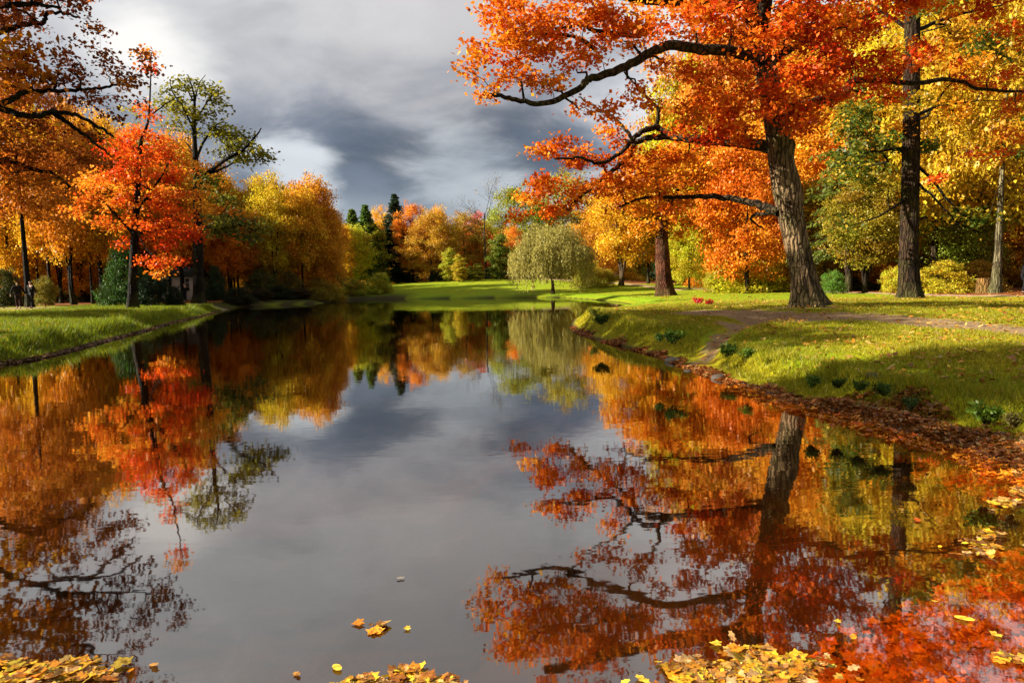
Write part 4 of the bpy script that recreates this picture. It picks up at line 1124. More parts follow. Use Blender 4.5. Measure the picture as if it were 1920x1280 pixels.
# ---- left wood: dark trunks with gold foliage
LWT = [
    ('high', 52, 47, 150, 260, RUST, 'thick dark trunk behind the two walkers', .62),
    ('tall2', 92, 56, 230, 120, GOLD, 'slim dark trunk just right of the two walkers', .9),
    ('tallfork', 135, 54, 200, 150, AMB, 'dark leaning pair of trunks in the left wood', .8),
    ('high', 190, 58, 220, 200, GOLD, 'straight thin trunk left of the dense green bush', .8),
    ('tall2', 155, 66, 250, 110, YEL, 'thin trunk deep in the wood left of the green bush', .9),
    ('high', 342, 62, 260, 180, AMB, 'dark trunk between the red maple and the half-bare tree', .8),
    ('tall1', 20, 60, 200, 150, GOLD, 'gold tree at the left edge of the wood', .9),
    ('round1', 110, 72, 210, 200, YEL, 'yellow tree deep in the wood above the walkers', 1),
    ('round2', 215, 74, 240, 200, (.60, .28, .02), 'orange tree deep in the wood behind the red maple', 1),
    ('round3', 300, 76, 260, 200, GOLD, 'golden tree deep behind the red maple at its right side', 1),
    ('round1', 400, 74, 330, 150, (.60, .26, .02), 'orange tree low behind the half-bare tree', 1),
    ('tall1', 432, 78, 350, 110, GOLD, 'gold tree just right of the half-bare tree', 1),
    ('tall2', 448, 68, 400, 90, (.62, .22, .02), 'small orange tree beside the dark far left shore', 1),
    ('round2', -60, 66, 180, 240, (.58, .26, .02), 'orange tree just outside the left edge', 1),
    ('round3', 30, 82, 190, 240, (.56, .30, .02), 'amber tree far back in the left wood', 1),
    ('tall2', 70, 62, 220, 90, GOLD, 'very thin trunk close behind the right one of the two walkers', 1),
    ('tallfork', 112, 60, 240, 90, YEL, 'thin forked trunk left of the dark leaning pair', 1),
    ('tall2', 172, 55, 260, 90, AMB, 'thin straight trunk between the leaning pair and the green bush', 1),
    ('tall2', 208, 56, 260, 80, GOLD, 'thin dark stem touching the left side of the green bush', 1),
    ('tall2', 318, 60, 300, 90, ORG, 'thin dark stem left of the white house', 1),
    ('tall2', 428, 66, 390, 70, ORG, 'left one of the three thin trunks on the dark far left shore', 1),
    ('tall2', 438, 68, 380, 70, AMB, 'right one of the three thin trunks on the dark far left shore', 1),
    ('tallfork', 517, 70, 350, 90, YEL, 'black forked trunk at the water of the far left shore', 1),
    ('tall2', 568, 71, 350, 90, GOLD, 'black straight trunk right of the forked one at the far left shore', 1),
    ('tall2', 620, 76, 385, 70, AMB, 'thin amber tree at the open corner of the far left shore', 1),
]
for k, (kd, px, D, tp, w, c, lb, s) in enumerate(LWT):
    place('tree', kd, px, D, tp, w, c, lb, 'tree', bark=(.010, .008, .007), seed=600 + k)

# ---- background wood filling in behind, each tree on its own
rg1 = random.Random(5)
cols = [(GOLD, 'golden'), (YEL, 'yellow'), (AMB, 'amber'), (RUST, 'rust-brown'), ((.30, .27, .02), 'olive')]
LINES = [(-60, 640, 125, 26, 'of the left wood', 355, 420), (-60, 420, 70, 14, 'of the left wood', 300, 420), (640, 1300, 124, 30, 'of the far shore wood', 415, 445), (1280, 2300, 84, 34, 'of the right wood', 40, 240), (1480, 2300, 64, 20, 'of the right wood', 0, 260)]
for (x0, x1, D0, n, where, ta, tb_) in LINES:
    for k in range(n):
        px = x0 + (x1 - x0) * (k + rg1.uniform(.1, .9)) / n; D = D0 * rg1.uniform(.95, 1.12)
        c, cn = rg1.choice(cols); kd = rg1.choice(['round1', 'round2', 'round3', 'tall1', 'tall2', 'high'])
        tp = rg1.uniform(ta, tb_)
        if 560 < px < 640: tp = max(tp, 420)
        c = tuple(v * rg1.uniform(.75, 1.1) for v in c)
        place('tree', kd, px, D, tp, max(rg1.uniform(110, 170) * 90 / D * .8, (541 - tp) * .55), c, '%s tree standing in the back rows %s' % (cn, where), 'tree', group='%s trees in the back rows %s' % (cn, where), seed=900 + k, bark=(.035, .028, .02))
for k, (px, D, tp, w, c, lb) in enumerate([(1552, 52, 400, 120, (.50, .34, .02), 'low golden understorey tree just right of the big oak trunk'), (1655, 50, 395, 130, (.66, .28, .015), 'low orange understorey tree left of the tall straight trunk'),
        (1748, 52, 380, 140, (.44, .44, .02), 'low lime understorey tree right of the tall straight trunk'), (1825, 54, 390, 130, (.62, .40, .02), 'low gold understorey tree left of the pale-barked tree'),
        (1925, 50, 380, 140, (.70, .32, .015), 'low orange understorey tree right of the pale-barked tree'),
        (15, 66, 410, 100, (.85, .42, .02), 'low gold understorey tree at the left edge behind the walkers'), (85, 68, 400, 100, (.85, .52, .02), 'low yellow understorey tree right behind the walkers'), (150, 66, 400, 100, (.85, .36, .02), 'low orange understorey tree behind the leaning pair of trunks'),  # left wood: bright leaf colours stand in for sunlight on these shaded trees
        (215, 68, 410, 90, (.80, .48, .02), 'low golden understorey tree behind the dense green bush'), (285, 72, 420, 100, (.85, .34, .02), 'low orange understorey tree deep behind the red maple'), (395, 72, 430, 80, (.85, .40, .02), 'low amber understorey tree right of the half-bare trunk'),
        (470, 84, 430, 90, (.85, .45, .02), 'low gold understorey tree left of the black forked trunk'), (540, 86, 430, 90, (.85, .40, .02), 'low amber understorey tree between the black trunks of the far left shore'),
        (640, 92, 418, 60, (.80, .44, .02), 'golden tree filling the corner where the left wood meets the conifers'), (728, 110, 405, 60, (.70, .40, .02), 'golden-brown tree left of the dark spruce'), (1480, 66, 400, 120, (.60, .28, .015), 'low orange tree hidden mostly behind the big oak trunk')]):
    place('tree', 'dense', px, D, tp, w, c, lb, 'tree', seed=1400 + k, bark=(.03, .025, .02))
# low dark undergrowth between the trunks
for (x0, x1, D0, n, where) in [(-60, 640, 88, 24, 'the left wood'), (640, 1320, 116, 22, 'the far shore wood'), (1300, 2300, 74, 26, 'the right wood'), (1480, 2200, 55, 20, 'the right wood')]:
    for k in range(n):
        px = x0 + (x1 - x0) * (k + rg1.uniform(.1, .9)) / n; D = D0 * rg1.uniform(.95, 1.1)
        c = rg1.choice([(.20, .20, .02), (.60, .36, .02), (.75, .30, .02), (.80, .48, .02), (.70, .40, .02)])
        place('shrub', rg1.choice(['shrub', 'shrub2']), px, D, rg1.uniform(478, 505), rg1.uniform(60, 100), c, 'dull undergrowth shrub at the foot of %s' % where, 'shrub', group='undergrowth shrubs in %s' % where, seed=1200 + k)

# unseen trees added left of the picture to shade both banks
for k, (x, y, h_) in enumerate([(-36, 31, 13), (-17.8, 15.6, 12.2)]):
    kd = ['round1', 'high', 'round2', 'tall1'][k % 4]
    r_ = empty('tree', (x, y, .3), k * 1.3, (1.15, 1.15, h_ / 10)); tag(r_, 'unseen tree added for its shade beyond the left edge of the picture', 'tree', 'added shade trees beyond the left edge')
    link('trunk', PR[kd][0], r_, (.04, .03, .025)); link('crown', PR[kd][1], r_, (GOLD, AMB, RUST)[k % 3])


r_ = tag(empty('tree', (-13.2, 6.6, .3), .5, (.62, .62, 1.22)), 'slender unseen tree added for its shadow beyond the lower left edge', 'tree', 'added shade trees beyond the left edge')  # out of view, added to throw a shadow on the right bank
link('trunk', PR['tall1'][0], r_, (.04, .03, .025)); link('crown', PR['tall1'][1], r_, RUST)
for k, (px, D, tp, w, c) in enumerate([(448, 58, 538, 60, (.03, .035, .012)), (485, 63, 541, 60, (.05, .035, .012)), (522, 66, 536, 64, (.022, .03, .010)), (560, 68, 540, 60, (.06, .04, .012)), (596, 69, 538, 50, (.26, .20, .015)), (628, 72, 534, 46, (.40, .32, .02))]):
    place('shrub', ['shrub', 'shrub2'][k % 2], px, D, tp, w, c, 'low dark shrub hanging over the water at the far left shore', 'shrub', 'low shrubs along the far left shore', seed=1500 + k, bark=(.03, .02, .015))
# ------------------------------------------------------------------ ground cover
def scatter(n, xr, yr, dmin, dmax, dens=None, seed=0):
    rg = np.random.default_rng(seed)
    out = []; tot = 0
    while tot < n:
        x = rg.uniform(*xr, n * 2); y = rg.uniform(*yr, n * 2)
        vis = np.abs(x / np.maximum(y, .1)) < .86
        x, y = x[vis], y[vis]
        d = pond_sdf(x, y); k = (d > dmin) & (d < dmax)
        x, y, d = x[k], y[k], d[k]
        if dens is not None:
            k = rg.uniform(0, 1, len(x)) < dens(x, y, d); x, y, d = x[k], y[k], d[k]
        out.append(np.stack([x, y, d], -1)); tot += len(x)
    o = np.concatenate(out)[:n]
    return o[:, 0], o[:, 1], o[:, 2]


def dirtmask(x, y):
    return np.maximum.reduce([np.exp(-(seg_dist(x, y, WORN) / (.55 + .02 * y)) ** 2 * .7), np.exp(-(seg_dist(x, y, WORN2) / .8) ** 2), np.exp(-(seg_dist(x, y, GULLY) / .38) ** 2),
                              .95 * np.exp(-(((x - OAKX) ** 2 + (y - OAKY) ** 2) / 1.3 ** 2))])


def grass(name, n, xr, yr, dmin, dmax, hgt, wid, dens, seed, cols, label):
    x, y, d = scatter(n, xr, yr, dmin, dmax, dens, seed); rg = np.random.default_rng(seed + 1)
    z = height(x, y, d) - .01
    lipf = np.exp(-((d - .8) / .35) ** 2)
    h = hgt * rg.uniform(.5, 1.4, n) * (1 + 1.5 * lipf) * (1 + .8 * np.maximum(fbm(x * 1.3, y * 1.3, 31, 3), 0) * 3)
    a = rg.uniform(0, 2 * np.pi, n); lean = rg.uniform(.1, .9, n) * h
    w = wid * rg.uniform(.7, 1.4, n) * (1 + y * .05)
    B = np.stack([x, y, z], -1); dx = np.stack([np.cos(a), np.sin(a), 0 * a], -1)
    b = rg.uniform(0, 2 * np.pi, n); tip = B + np.stack([np.cos(b) * lean, np.sin(b) * lean, h], -1)
    V = np.stack([B - dx * w[:, None], B + dx * w[:, None], tip], 1).reshape(-1, 3)
    me = mesh_np(name, V, np.arange(n * 3), np.full(n, 3), LEAF, tint=tints(n, cols, rg, (.55, 1.2)))
    return tag(link(name, me), label, 'grass', kind='stuff')


GC = [(.27, .27, .008), (.38, .33, .010), (.17, .21, .008), (.40, .32, .02)]
notdirt = lambda x, y, d: (dirtmask(x, y) < .45) * (d > .18 - .22 * sstep(6.8, 8.6, y) + 1.3 * fbm(x * .8, y * .8, 77, 3) - .25 * sstep(11, 15, y)) * np.clip(7.5 / y, .05, 1) ** 1.2
grass('grass', 150000, (2, 17), (4.5, 30), .16, 60, .05, .0035, notdirt, 1, GC, 'short sunlit grass on the right bank')
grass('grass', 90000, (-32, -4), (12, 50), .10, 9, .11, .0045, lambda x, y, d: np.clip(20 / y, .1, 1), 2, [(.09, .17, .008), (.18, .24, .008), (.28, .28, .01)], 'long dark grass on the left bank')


def litter(name, n, xr, yr, dmin, dmax, size, dens, seed, cols, label, shape=OAKLEAF, tilt=.35, lift=.012, val=(.5, 1.25)):
    x, y, d = scatter(n, xr, yr, dmin, dmax, dens, seed); rg = np.random.default_rng(seed + 1)
    z = height(x, y, d) + lift + rg.uniform(0, .02, n) * (lift > .005)
    me = shape_leaves(np.stack([x, y, z], -1), size, tints(n, cols, rg, val), shape, name, tilt, rg, .9)
    return tag(link(name, me), label, 'leaves', kind='stuff')


BR = [(.42, .11, .018), (.26, .075, .018), (.55, .20, .03), (.14, .05, .02), (.52, .32, .12)]
litter('leaf_litter', 26000, (2, 13), (3.2, 24), -.12, 1.15, .085, lambda x, y, d: sstep(.35, -.15, np.maximum(d, 0) - (.28 - .22 * sstep(6.8, 8.6, y) + 1.3 * fbm(x * .8, y * .8, 77, 3) - .25 * sstep(11, 15, y))) * np.clip(8 / y, .1, 1) ** 1.3, 11, BR, 'brown and orange leaf litter along the waterline of the right bank')
litter('leaf_litter', 3500, (-30, -5), (12, 48), -.05, .16, .085, lambda x, y, d: np.clip(18 / y, .2, 1), 12, [(.16, .10, .06), (.30, .20, .12), (.10, .05, .025)], 'thin line of pale leaf litter along the waterline of the left bank', OVAL)
YL = [(.55, .36, .04), (.50, .22, .03), (.30, .12, .03), (.60, .44, .14), (.42, .16, .03)]
litter('fallen_leaves', 4200, (2, 18), (4.5, 34), .8, 60, .085, lambda x, y, d: np.clip(8 / y, .1, 1) * (.25 + .75 * (fbm(x * .7, y * .7, 41, 3) > .02)), 13, YL, 'yellow and orange fallen leaves scattered over the grass of the right bank', lift=.035)
litter('fallen_leaves', 2600, (-34, 34), (26, 62), 1, 80, .13, None, 14, YL, 'yellow fallen leaves dotted over the far lawns', OVAL, lift=.02)
litter('fallen_leaves', 2500, (-30, -5), (13, 40), .8, 14, .10, lambda x, y, d: np.clip(16 / y, .1, 1), 15, YL, 'fallen leaves on the grass of the left bank', OVAL, lift=.05)
UW = [(.85, .24, .012), (.70, .13, .01), (.90, .40, .02), (.45, .12, .01), (.85, .30, .015)]
litter('sunken_leaves', 15000, (-4.5, 7), (1.2, 10), -3.0, -.04, .10, lambda x, y, d: sstep(-3.2 + 2.5 * sstep(3.5, 4.5, y), -.6 + .3 * sstep(3.5, 4.5, y), d) * np.clip(.25 + (x + .6) * .5, .12, 1), 16, UW, 'orange leaves lying under shallow water along the near shore', MAPLE, tilt=.25, lift=.02, val=(.45, 1.2))


def on_water(px, py): return G(px, py, .004)


def floating(cx, cyy, rx, ry, n, label, seed, size=.062):
    rg = np.random.default_rng(seed)
    m_ = max(4, n // 22); ca = rg.uniform(0, 2 * np.pi, m_); cq = rg.uniform(0, 1, m_) ** .55
    kx = cx + rx * cq * np.cos(ca); ky = cyy + ry * cq * np.sin(ca); ii = rg.integers(0, m_, n)
    g_ = rg.normal(size=(n, 2)) * rg.choice([.12, .2, .45], (n, 1), p=[.5, .38, .12])
    C = np.array([on_water(kx[i] + g[0] * rx, ky[i] + g[1] * ry) for i, g in zip(ii, g_)])
    C[:, 2] += rg.uniform(0, .014, n)
    base = C.mean(0); base[2] = 0
    cols = [(.85, .52, .03), (.85, .34, .02), (.75, .52, .25), (.50, .17, .02), (.72, .60, .05), (.40, .20, .06), (.28, .12, .03)]
    k = n // 3
    root = empty('floating_leaves', base); tag(root, label, 'leaves', 'drifts of floating leaves', kind='stuff')
    link('maple_leaves', shape_leaves(C[:k], size * 1.15, tints(k, cols, rg, (.45, 1.15)), MAPLE, 'maple_leaves', .14, rg, .45, base), root)
    link('oval_leaves', shape_leaves(C[k:], size * .8, tints(n - k, cols, rg, (.45, 1.15)), OAKLEAF, 'oval_leaves', .22, rg, .7, base), root)


floating(1405, 1252, 130, 34, 560, 'thick yellow drift of floating leaves at the bottom right of centre', 1)
floating(1408, 1285, 130, 20, 200, 'lower fringe of the thick yellow drift of floating leaves', 2)
floating(1840, 1022, 70, 26, 90, 'loose drift of yellow leaves floating near the right shore', 3)
floating(1905, 1235, 40, 20, 40, 'small drift of floating leaves in the bottom right corner', 4)
floating(735, 1276, 110, 20, 200, 'pale yellow drift of floating leaves at the bottom centre', 5)
floating(80, 1262, 130, 26, 300, 'yellow drift of floating leaves in the bottom left corner', 6)
floating(704, 1176, 24, 9, 12, 'small raft of peach-coloured leaves floating alone below the middle', 7)
floating(1900, 930, 60, 26, 110, 'brown-orange leaves floating against the right shore', 8, .08)
SINGLE = [(765, 1178, 'single yellow leaf floating right of the small peach-coloured raft'), (751, 1084, 'tiny grey leaf floating alone in the middle of the sky reflection'), (632, 1252, 'curled cream leaf at the left tip of the bottom centre drift'),
          (1572, 1166, 'bright yellow leaf floating above the thick yellow drift'), (1752, 1128, 'broad yellow leaf floating beneath the reflection of the straight trunk'), (1808, 1161, 'pale yellow leaf floating left of the bottom right corner'),
          (1345, 1208, 'yellow-green leaf floating at the upper left of the thick drift'), (1720, 975, 'rust-red leaf floating in the dark reflection of the straight trunk'), (1600, 1195, 'orange leaf pair floating right above the thick drift'),
          (1868, 1190, 'yellow leaf floating above the corner drift'), (1205, 1275, 'yellow-green leaf cut by the bottom edge'), (1720, 898, 'brown leaf floating between the two trunk reflections')]
for k, (px, py, lb) in enumerate(SINGLE):
    q = on_water(px, py); rg = np.random.default_rng(70 + k)
    c = (.35, .33, .30) if 'grey' in lb else (.55, .12, .02) if 'rust' in lb or 'brown' in lb else (.80, .55, .06) if 'orange' not in lb else (.75, .34, .03)
    me = shape_leaves(np.array([[0, 0, .006]]), .066 if 'tiny' not in lb else .05, np.array([c]), (MAPLE, OAKLEAF, OVAL)[k % 3], 'floating_leaf', .06, rg, .3)
    tag(link('floating_leaf', me, loc=q), lb, 'leaf', 'single leaves floating on the pond')


# ------------------------------------------------------------------ weeds, stones, stump, flowers
def weed(px, py, size, col, label, n=420, seed=0, tall=1.0, cat='weed', name='weed_clump'):
    rg = np.random.default_rng(seed + 500); size = size * (.8 if cat == 'weed' else 1)
    q = G(px, py, .38)
    for _ in range(4):
        z = float(height(np.array([q[0]]), np.array([q[1]]))[0]); q = G(px, py, z)
    q[2] = z
    st = Tubes(); C = []; Dr = []
    for k in range(14):
        a = rg.uniform(0, 6.28); L = size * rg.uniform(.5, 1) * tall; o = np.array([math.cos(a), math.sin(a), 0]) * size * rg.uniform(.2, .8)
        pts = np.array([o * .15, o * .5 + [0, 0, L * .6], o + [0, 0, L * .85]]); st.tube(pts, [.006, .004, .002], 3)
        for j in range(n // 14):
            t = rg.uniform(.3, 1); C.append(pts[0] * (1 - t) ** 2 + 2 * t * (1 - t) * pts[1] + t * t * pts[2] + rg.normal(0, size * .10, 3)); Dr.append(unit(o + rg.normal(0, .4, 3) * size + np.array([0, 0, .3 * size])))
    C = np.array(C); C[:, 2] = np.maximum(C[:, 2], .01)
    r_ = empty(name, q); tag(r_, label, cat)
    link('stems', st.mesh('stems'), r_, (.06, .09, .02))
    link('leaves', leaf_quads(C, size * .20, rg.uniform(.6, 1.3, (len(C), 1)) * np.ones((1, 3)), 'leaves', zb=.4, dirs=np.array(Dr), rg=rg, aspect=.26), r_, col)


DG = (.05, .10, .010); MG = (.09, .16, .012)
for k, a in enumerate([(1128, 608, .40, DG, 'dark green weed clump on the tip of the right bank beside the inlet'), (1168, 604, .22, DG, 'small dark weed clump just behind the tip of the right bank'),
                       (1262, 645, .34, DG, 'shaded weed clump on the bank left of the dirt gully'), (1238, 640, .20, DG, 'small shaded weed tuft left of the dirt gully'),
                       (1362, 668, .30, DG, 'dark green weed clump on the grassy shoulder right of the dirt gully'), (1400, 670, .22, MG, 'brighter weed tuft on the shoulder right of the dirt gully'),
                       (1522, 726, .20, MG, 'fresh green weed clump on the sunny edge of the bank under the big oak'), (1572, 727, .17, DG, 'leftmost of the three dark weed clumps in the bank shadow'),
                       (1610, 732, .17, DG, 'middle of the three dark weed clumps in the bank shadow'), (1658, 742, .20, DG, 'rightmost of the three dark weed clumps in the bank shadow'),
                       (1708, 768, .16, (.06, .10, .02), 'mossy brownish weed tuft alone in the leaf litter'), (1850, 795, .24, MG, 'large green weed clump above the litter near the right edge'),
                       (1905, 800, .15, (.14, .12, .03), 'dry brown weed tuft at the right edge of the bank'), (1115, 592, .35, (.20, .22, .02), 'feathery yellow-green weeds at the mouth of the inlet')]):
    weed(*a, seed=k)
weed(1312, 571, .36, (.60, .02, .03), 'clump of red flowers on the lawn left of the big oak', seed=60, cat='flowers', name='flower_clump', n=420)
weed(1330, 572, .26, (.50, .02, .02), 'smaller red flower clump just right of the bigger one', seed=61, cat='flowers', name='flower_clump', n=340)
STONE = simple_material('stone', (.07, .06, .048), .85, .35, 6)


def stone(px, py, r, label, seed):
    bm_ = []
    rg = np.random.default_rng(seed)
    th = np.linspace(0, np.pi, 9); ph = np.linspace(0, 2 * np.pi, 14, endpoint=False)
    T_, P_ = np.meshgrid(th, ph, indexing='ij')
    n_ = 1 + .45 * fbm(np.cos(P_) * np.sin(T_) * 1.4 + seed, np.sin(P_) * np.sin(T_) * 1.4 + np.cos(T_) * 1.7, seed, 3)
    V = np.stack([np.sin(T_) * np.cos(P_) * 1.3, np.sin(T_) * np.sin(P_), np.cos(T_) * .6], -1) * n_[..., None] * r
    i = np.arange(8)[:, None] * 14; j = np.arange(14)[None]; Q = np.stack([i + j, i + 14 + j, i + 14 + (j + 1) % 14, i + (j + 1) % 14], -1).reshape(-1, 4)
    me = mesh_np('stone', V.reshape(-1, 3), Q.ravel(), np.full(len(Q), 4), STONE, smooth=True)
    q = G(px, py, .05)
    q[2] = float(height(np.array([q[0]]), np.array([q[1]]))[0]) + r * .2
    tag(link('stone', me, loc=q), label, 'stone')


stone(1262, 673, .13, 'flat grey stone at the water edge below the dirt gully', 1)
stone(1636, 752, .08, 'pale stone in the leaf litter below the dark weed clumps', 2)
stone(1348, 704, .10, 'mossy stone at the water edge right of the gully', 3)
stone(1290, 690, .07, 'small brown stone beside the flat grey one', 4)

# stump beside the pale tree
CUT = simple_material('cut_wood', (.40, .22, .07), .8, .3, 14)
q = P(1850, 546, 38); q[2] = float(height(np.array([q[0]]), np.array([q[1]]))[0]) - .03
root = tag(empty('tree_stump', q), 'sunlit orange-brown tree stump at the left foot of the pale smooth trunk', 'stump')
tb = Tubes(); zz = np.linspace(0, .85, 9); tb.tube(np.stack([0 * zz, 0 * zz, zz], -1), .50 - .06 * zz, 20, trunk_disp(.15, .08, 0, 4)); link('bark', tb.mesh('bark'), root, (.30, .16, .05))
th = np.linspace(0, 2 * np.pi, 20, endpoint=False); V = np.stack([.47 * np.cos(th), .47 * np.sin(th), .84 + 0 * th], -1)
link('cut_face', mesh_np('cut_face', V, np.arange(20), [20], CUT), root)


# ------------------------------------------------------------------ white house far behind the left bank
PLASTER = simple_material('plaster', (.55, .56, .55), .85, .12, 3)
ROOFM = simple_material('roof_tin', (.03, .035, .03), .5, .2, 4)
WOODW = simple_material('painted_wood', (.60, .58, .52), .6, .1, 8)
mm, t_ = mat('window_glass'); principled(t_, (.03, .035, .04), .08, None, .6); GLASS = mm


def box(name, x0, x1, y0, y1, z0, z1, m_, parent, roof=0.0):
    V = [(x0, y0, z0), (x1, y0, z0), (x1, y1, z0), (x0, y1, z0), (x0, y0, z1), (x1, y0, z1), (x1, y1, z1), (x0, y1, z1)]
    Fc = [0, 3, 2, 1, 4, 5, 6, 7, 0, 1, 5, 4, 1, 2, 6, 5, 2, 3, 7, 6, 3, 0, 4, 7]
    return link(name, mesh_np(name, np.array(V, float), Fc, [4] * 6, m_), parent)


hq = P(331, 545, 66); hz = float(height(np.array([hq[0]]), np.array([hq[1]]))[0])
hr = tag(empty('house', (hq[0], hq[1], hz)), 'small white house with a barred window behind the trunks of the left bank', 'house')
box('wall', -1.5, 1.5, 0, 3.5, 0, 2.3, PLASTER, hr)
V = np.array([(-1.75, -.35, 2.25), (1.75, -.35, 2.25), (1.75, 3.85, 2.25), (-1.75, 3.85, 2.25), (-1.75, 1.75, 3.3), (1.75, 1.75, 3.3)], float)
link('roof', mesh_np('roof', V, [0, 1, 5, 4, 2, 3, 4, 5, 0, 4, 3, 1, 2, 5, 3, 2, 1, 0], [4, 4, 3, 3, 4], ROOFM), hr)
for wx in (-.85, .9):
    w_ = box('window', wx - .38, wx + .38, -.03, .02, .9, 2.1, GLASS, hr)
    for (a, b, c, d) in ((-.42, .42, .84, .9), (-.42, .42, 2.1, 2.16), (-.44, -.38, .9, 2.1), (.38, .44, .9, 2.1), (-.02, .02, .9, 2.1)):
        box('frame', wx + a, wx + b, -.07, -.032, c, d, WOODW, w_)
    for zc in (1.3, 1.7): box('glazing_bar', wx - .38, wx + .38, -.065, -.036, zc, zc + .035, WOODW, w_)
box('door', -.22, .38, -.04, .02, 0, 2.0, WOODW, hr)


# ------------------------------------------------------------------ people
def mat_simple(name, c, r=.8):
    mm, t = mat(name); principled(t, c, r, None, .2); return mm


SKIN = mat_simple('skin', (.42, .24, .17), .6)
CLOTHS = {'black': mat_simple('black_cloth', (.004, .004, .005), .9), 'dark': mat_simple('dark_cloth', (.006, .005, .006), .9), 'jean': mat_simple('dark_trousers', (.006, .006, .009), .9),
          'brown': mat_simple('brown_trousers', (.030, .012, .009), .9), 'hair': mat_simple('dark_hair', (.02, .014, .01), .7), 'shoe': mat_simple('black_shoes', (.012, .010, .010), .6)}


def skinned(name, joints, edges, m_, parent):
    """one continuous surface grown over a joint skeleton"""
    me = bpy.data.meshes.new(name); names = list(joints)
    me.from_pydata([joints[k][0] for k in names], [(names.index(a), names.index(b)) for a, b in edges], [])
    o = link(name, me, parent)
    me.materials.append(m_)
    md = o.modifiers.new('Skin', 'SKIN'); md.use_smooth_shade = True
    for i, k in enumerate(names):
        r = joints[k][1]; r = (r, r) if not isinstance(r, tuple) else r
        me.skin_vertices[0].data[i].radius = r
        me.skin_vertices[0].data[i].use_root = (i == 0)
    sd = o.modifiers.new('Subdivision', 'SUBSURF'); sd.levels = sd.render_levels = 2
    return o


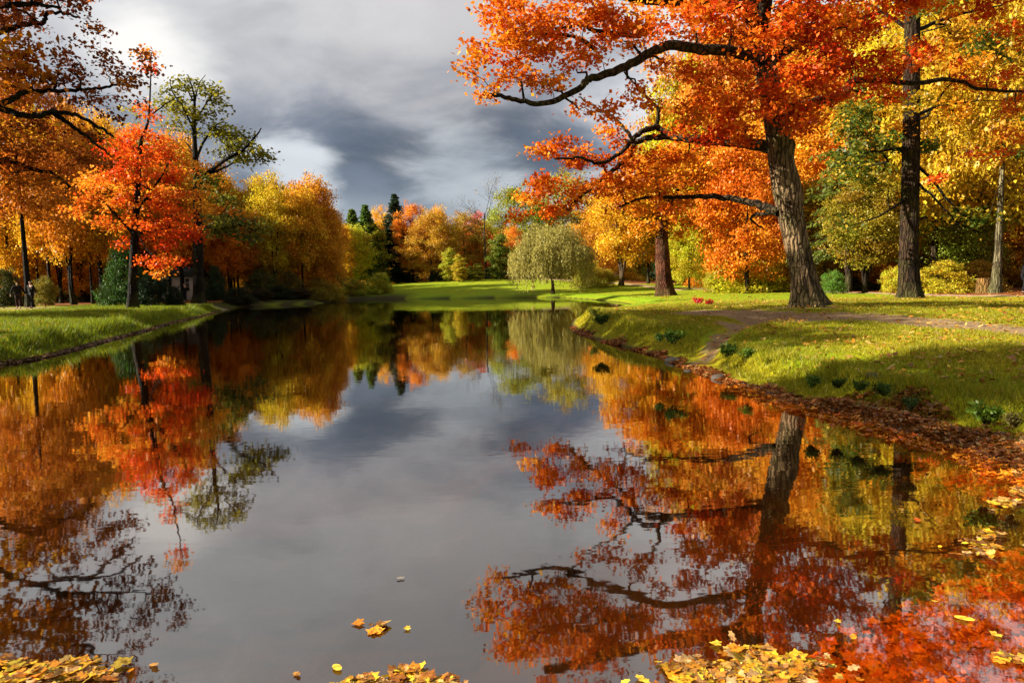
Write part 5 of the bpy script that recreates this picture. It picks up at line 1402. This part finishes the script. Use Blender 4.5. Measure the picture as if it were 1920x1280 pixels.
def person(px, py, D, hgt, rz, label, coat='black', trousers='jean', hat=False, stride=.18, arm_out=.05, long_coat=False, hair=True):
    q = P(px, py, D); z = float(height(np.array([q[0]]), np.array([q[1]]))[0])
    root = tag(empty('person', (q[0], q[1], z + .015), rz, (hgt / 1.75,) * 3), label, 'person')
    s = stride
    legL = {'hipL': ((.095, 0, .90), .085), 'kneeL': ((.105, -s * .55, .49), .058), 'ankL': ((.10, -s * .9, .09), .040), 'toeL': ((.115, -s * .9 - .17, .035), .035)}
    legR = {'hipR': ((-.095, 0, .90), .085), 'kneeR': ((-.10, s * .25, .49), .058), 'ankR': ((-.10, s * .95, .12), .040), 'toeR': ((-.115, s * .95 - .16, .04), .035)}
    J = {'pelvis': ((0, 0, .95), (.13, .10)), 'waist': ((0, 0, 1.10), (.125, .09)), 'chest': ((0, -.01, 1.32), (.15, .105)), 'neck0': ((0, 0, 1.46), .06), 'neck': ((0, -.01, 1.53), .05),
         'skull': ((0, -.02, 1.62), (.072, .085)), 'crown': ((0, 0, 1.70), (.066, .078)), 'nose': ((0, -.115, 1.60), .014)}
    J.update(legL); J.update(legR)
    E = [('pelvis', 'waist'), ('waist', 'chest'), ('chest', 'neck0'), ('neck0', 'neck'), ('neck', 'skull'), ('skull', 'crown'), ('skull', 'nose'), ('pelvis', 'hipL'), ('hipL', 'kneeL'), ('kneeL', 'ankL'), ('ankL', 'toeL'), ('pelvis', 'hipR'), ('hipR', 'kneeR'), ('kneeR', 'ankR'), ('ankR', 'toeR')]
    for sg, nm in ((1, 'L'), (-1, 'R')):
        J['sh' + nm] = ((sg * .19, 0, 1.42), .055); J['el' + nm] = ((sg * (.24 + arm_out), sg * .05, 1.14), .042); J['wr' + nm] = ((sg * (.25 + arm_out * 1.6), -.08 + sg * .07, .90), .028); J['palm' + nm] = ((sg * (.25 + arm_out * 1.6), -.10 + sg * .07, .83), (.035, .018))
        E += [('chest', 'sh' + nm), ('sh' + nm, 'el' + nm), ('el' + nm, 'wr' + nm), ('wr' + nm, 'palm' + nm)]
        for f in range(4):
            J['f%d%s' % (f, nm)] = ((sg * (.25 + arm_out * 1.6) + (f - 1.5) * .0, -.10 + sg * .07 + (f - 1.5) * .02, .755 + abs(f - 1.4) * .008), .008); E.append(('palm' + nm, 'f%d%s' % (f, nm)))
        J['th' + nm] = ((sg * (.235 + arm_out * 1.6), -.15 + sg * .07, .81), .009); E.append(('palm' + nm, 'th' + nm))
    skinned('body', J, E, SKIN, root)
    # coat with sleeves
    lo = .62 if long_coat else .80
    K = {'w': ((0, 0, 1.08), (.17, .13)), 'hem': ((0, 0, lo), (.20, .16)), 'c': ((0, -.01, 1.33), (.185, .135)), 'n': ((0, 0, 1.49), .075)}
    EE = [('w', 'hem'), ('w', 'c'), ('c', 'n')]
    for sg, nm in ((1, 'L'), (-1, 'R')):
        K['s' + nm] = ((sg * .20, 0, 1.42), .078); K['e' + nm] = ((sg * (.245 + arm_out), sg * .05, 1.14), .062); K['k' + nm] = ((sg * (.255 + arm_out * 1.6), -.075 + sg * .07, .915), .045)
        EE += [('c', 's' + nm), ('s' + nm, 'e' + nm), ('e' + nm, 'k' + nm)]
    skinned('coat', K, EE, CLOTHS[coat], root)
    Tj = {'p': ((0, 0, .93), (.15, .12))}; TE = []
    for nm, L in (('L', legL), ('R', legR)):
        for kk in ('hip', 'knee', 'ank'):
            p_, r_ = L[kk + nm]; Tj[kk + nm] = (p_, r_ + .022)
        TE += [('p', 'hip' + nm), ('hip' + nm, 'knee' + nm), ('knee' + nm, 'ank' + nm)]
    skinned('trousers', Tj, TE, CLOTHS[trousers], root)
    for nm, L in (('L', legL), ('R', legR)):
        a = L['ank' + nm][0]; b = L['toe' + nm][0]
        skinned('shoe', {'a': ((a[0], a[1] + .05, a[2] - .04), .048), 'b': ((b[0], b[1], b[2] + .005), .046)}, [('a', 'b')], CLOTHS['shoe'], root)
    if hair: skinned('hair', {'a': ((0, .02, 1.69), (.082, .09)), 'b': ((0, .055, 1.60), (.075, .06)), 'c': ((0, .06, 1.53), (.06, .04))}, [('a', 'b'), ('b', 'c')], CLOTHS['hair'], root)
    if hat:
        tb = Tubes(); tb.tube(np.array([[0, 0, 1.66], [0, 0, 1.67], [0, 0, 1.685], [0, 0, 1.75], [0, 0, 1.80], [0, 0, 1.81]]), [.05, .19, .105, .10, .085, .01], 16)
        link('hat', tb.mesh('hat', CLOTHS['black']), root)


person(36, 584, 44, 1.70, .5, 'person in a dark coat, left of the two walking on the left bank', 'dark', 'brown', stride=.16, arm_out=.08, long_coat=True)
person(61, 583, 44, 1.76, -.3, 'person in a black jacket, right of the two walking on the left bank', 'black', 'jean', stride=.10)
person(347, 562, 60, 1.6, .2, 'small dark figure standing beside a trunk in front of the white house', 'black', 'jean')
person(1921, 553, 34.5, 1.78, 1.2, 'person in black with a brimmed hat, cut by the right edge', 'black', 'jean', hat=True, long_coat=True, stride=.12, arm_out=.1)
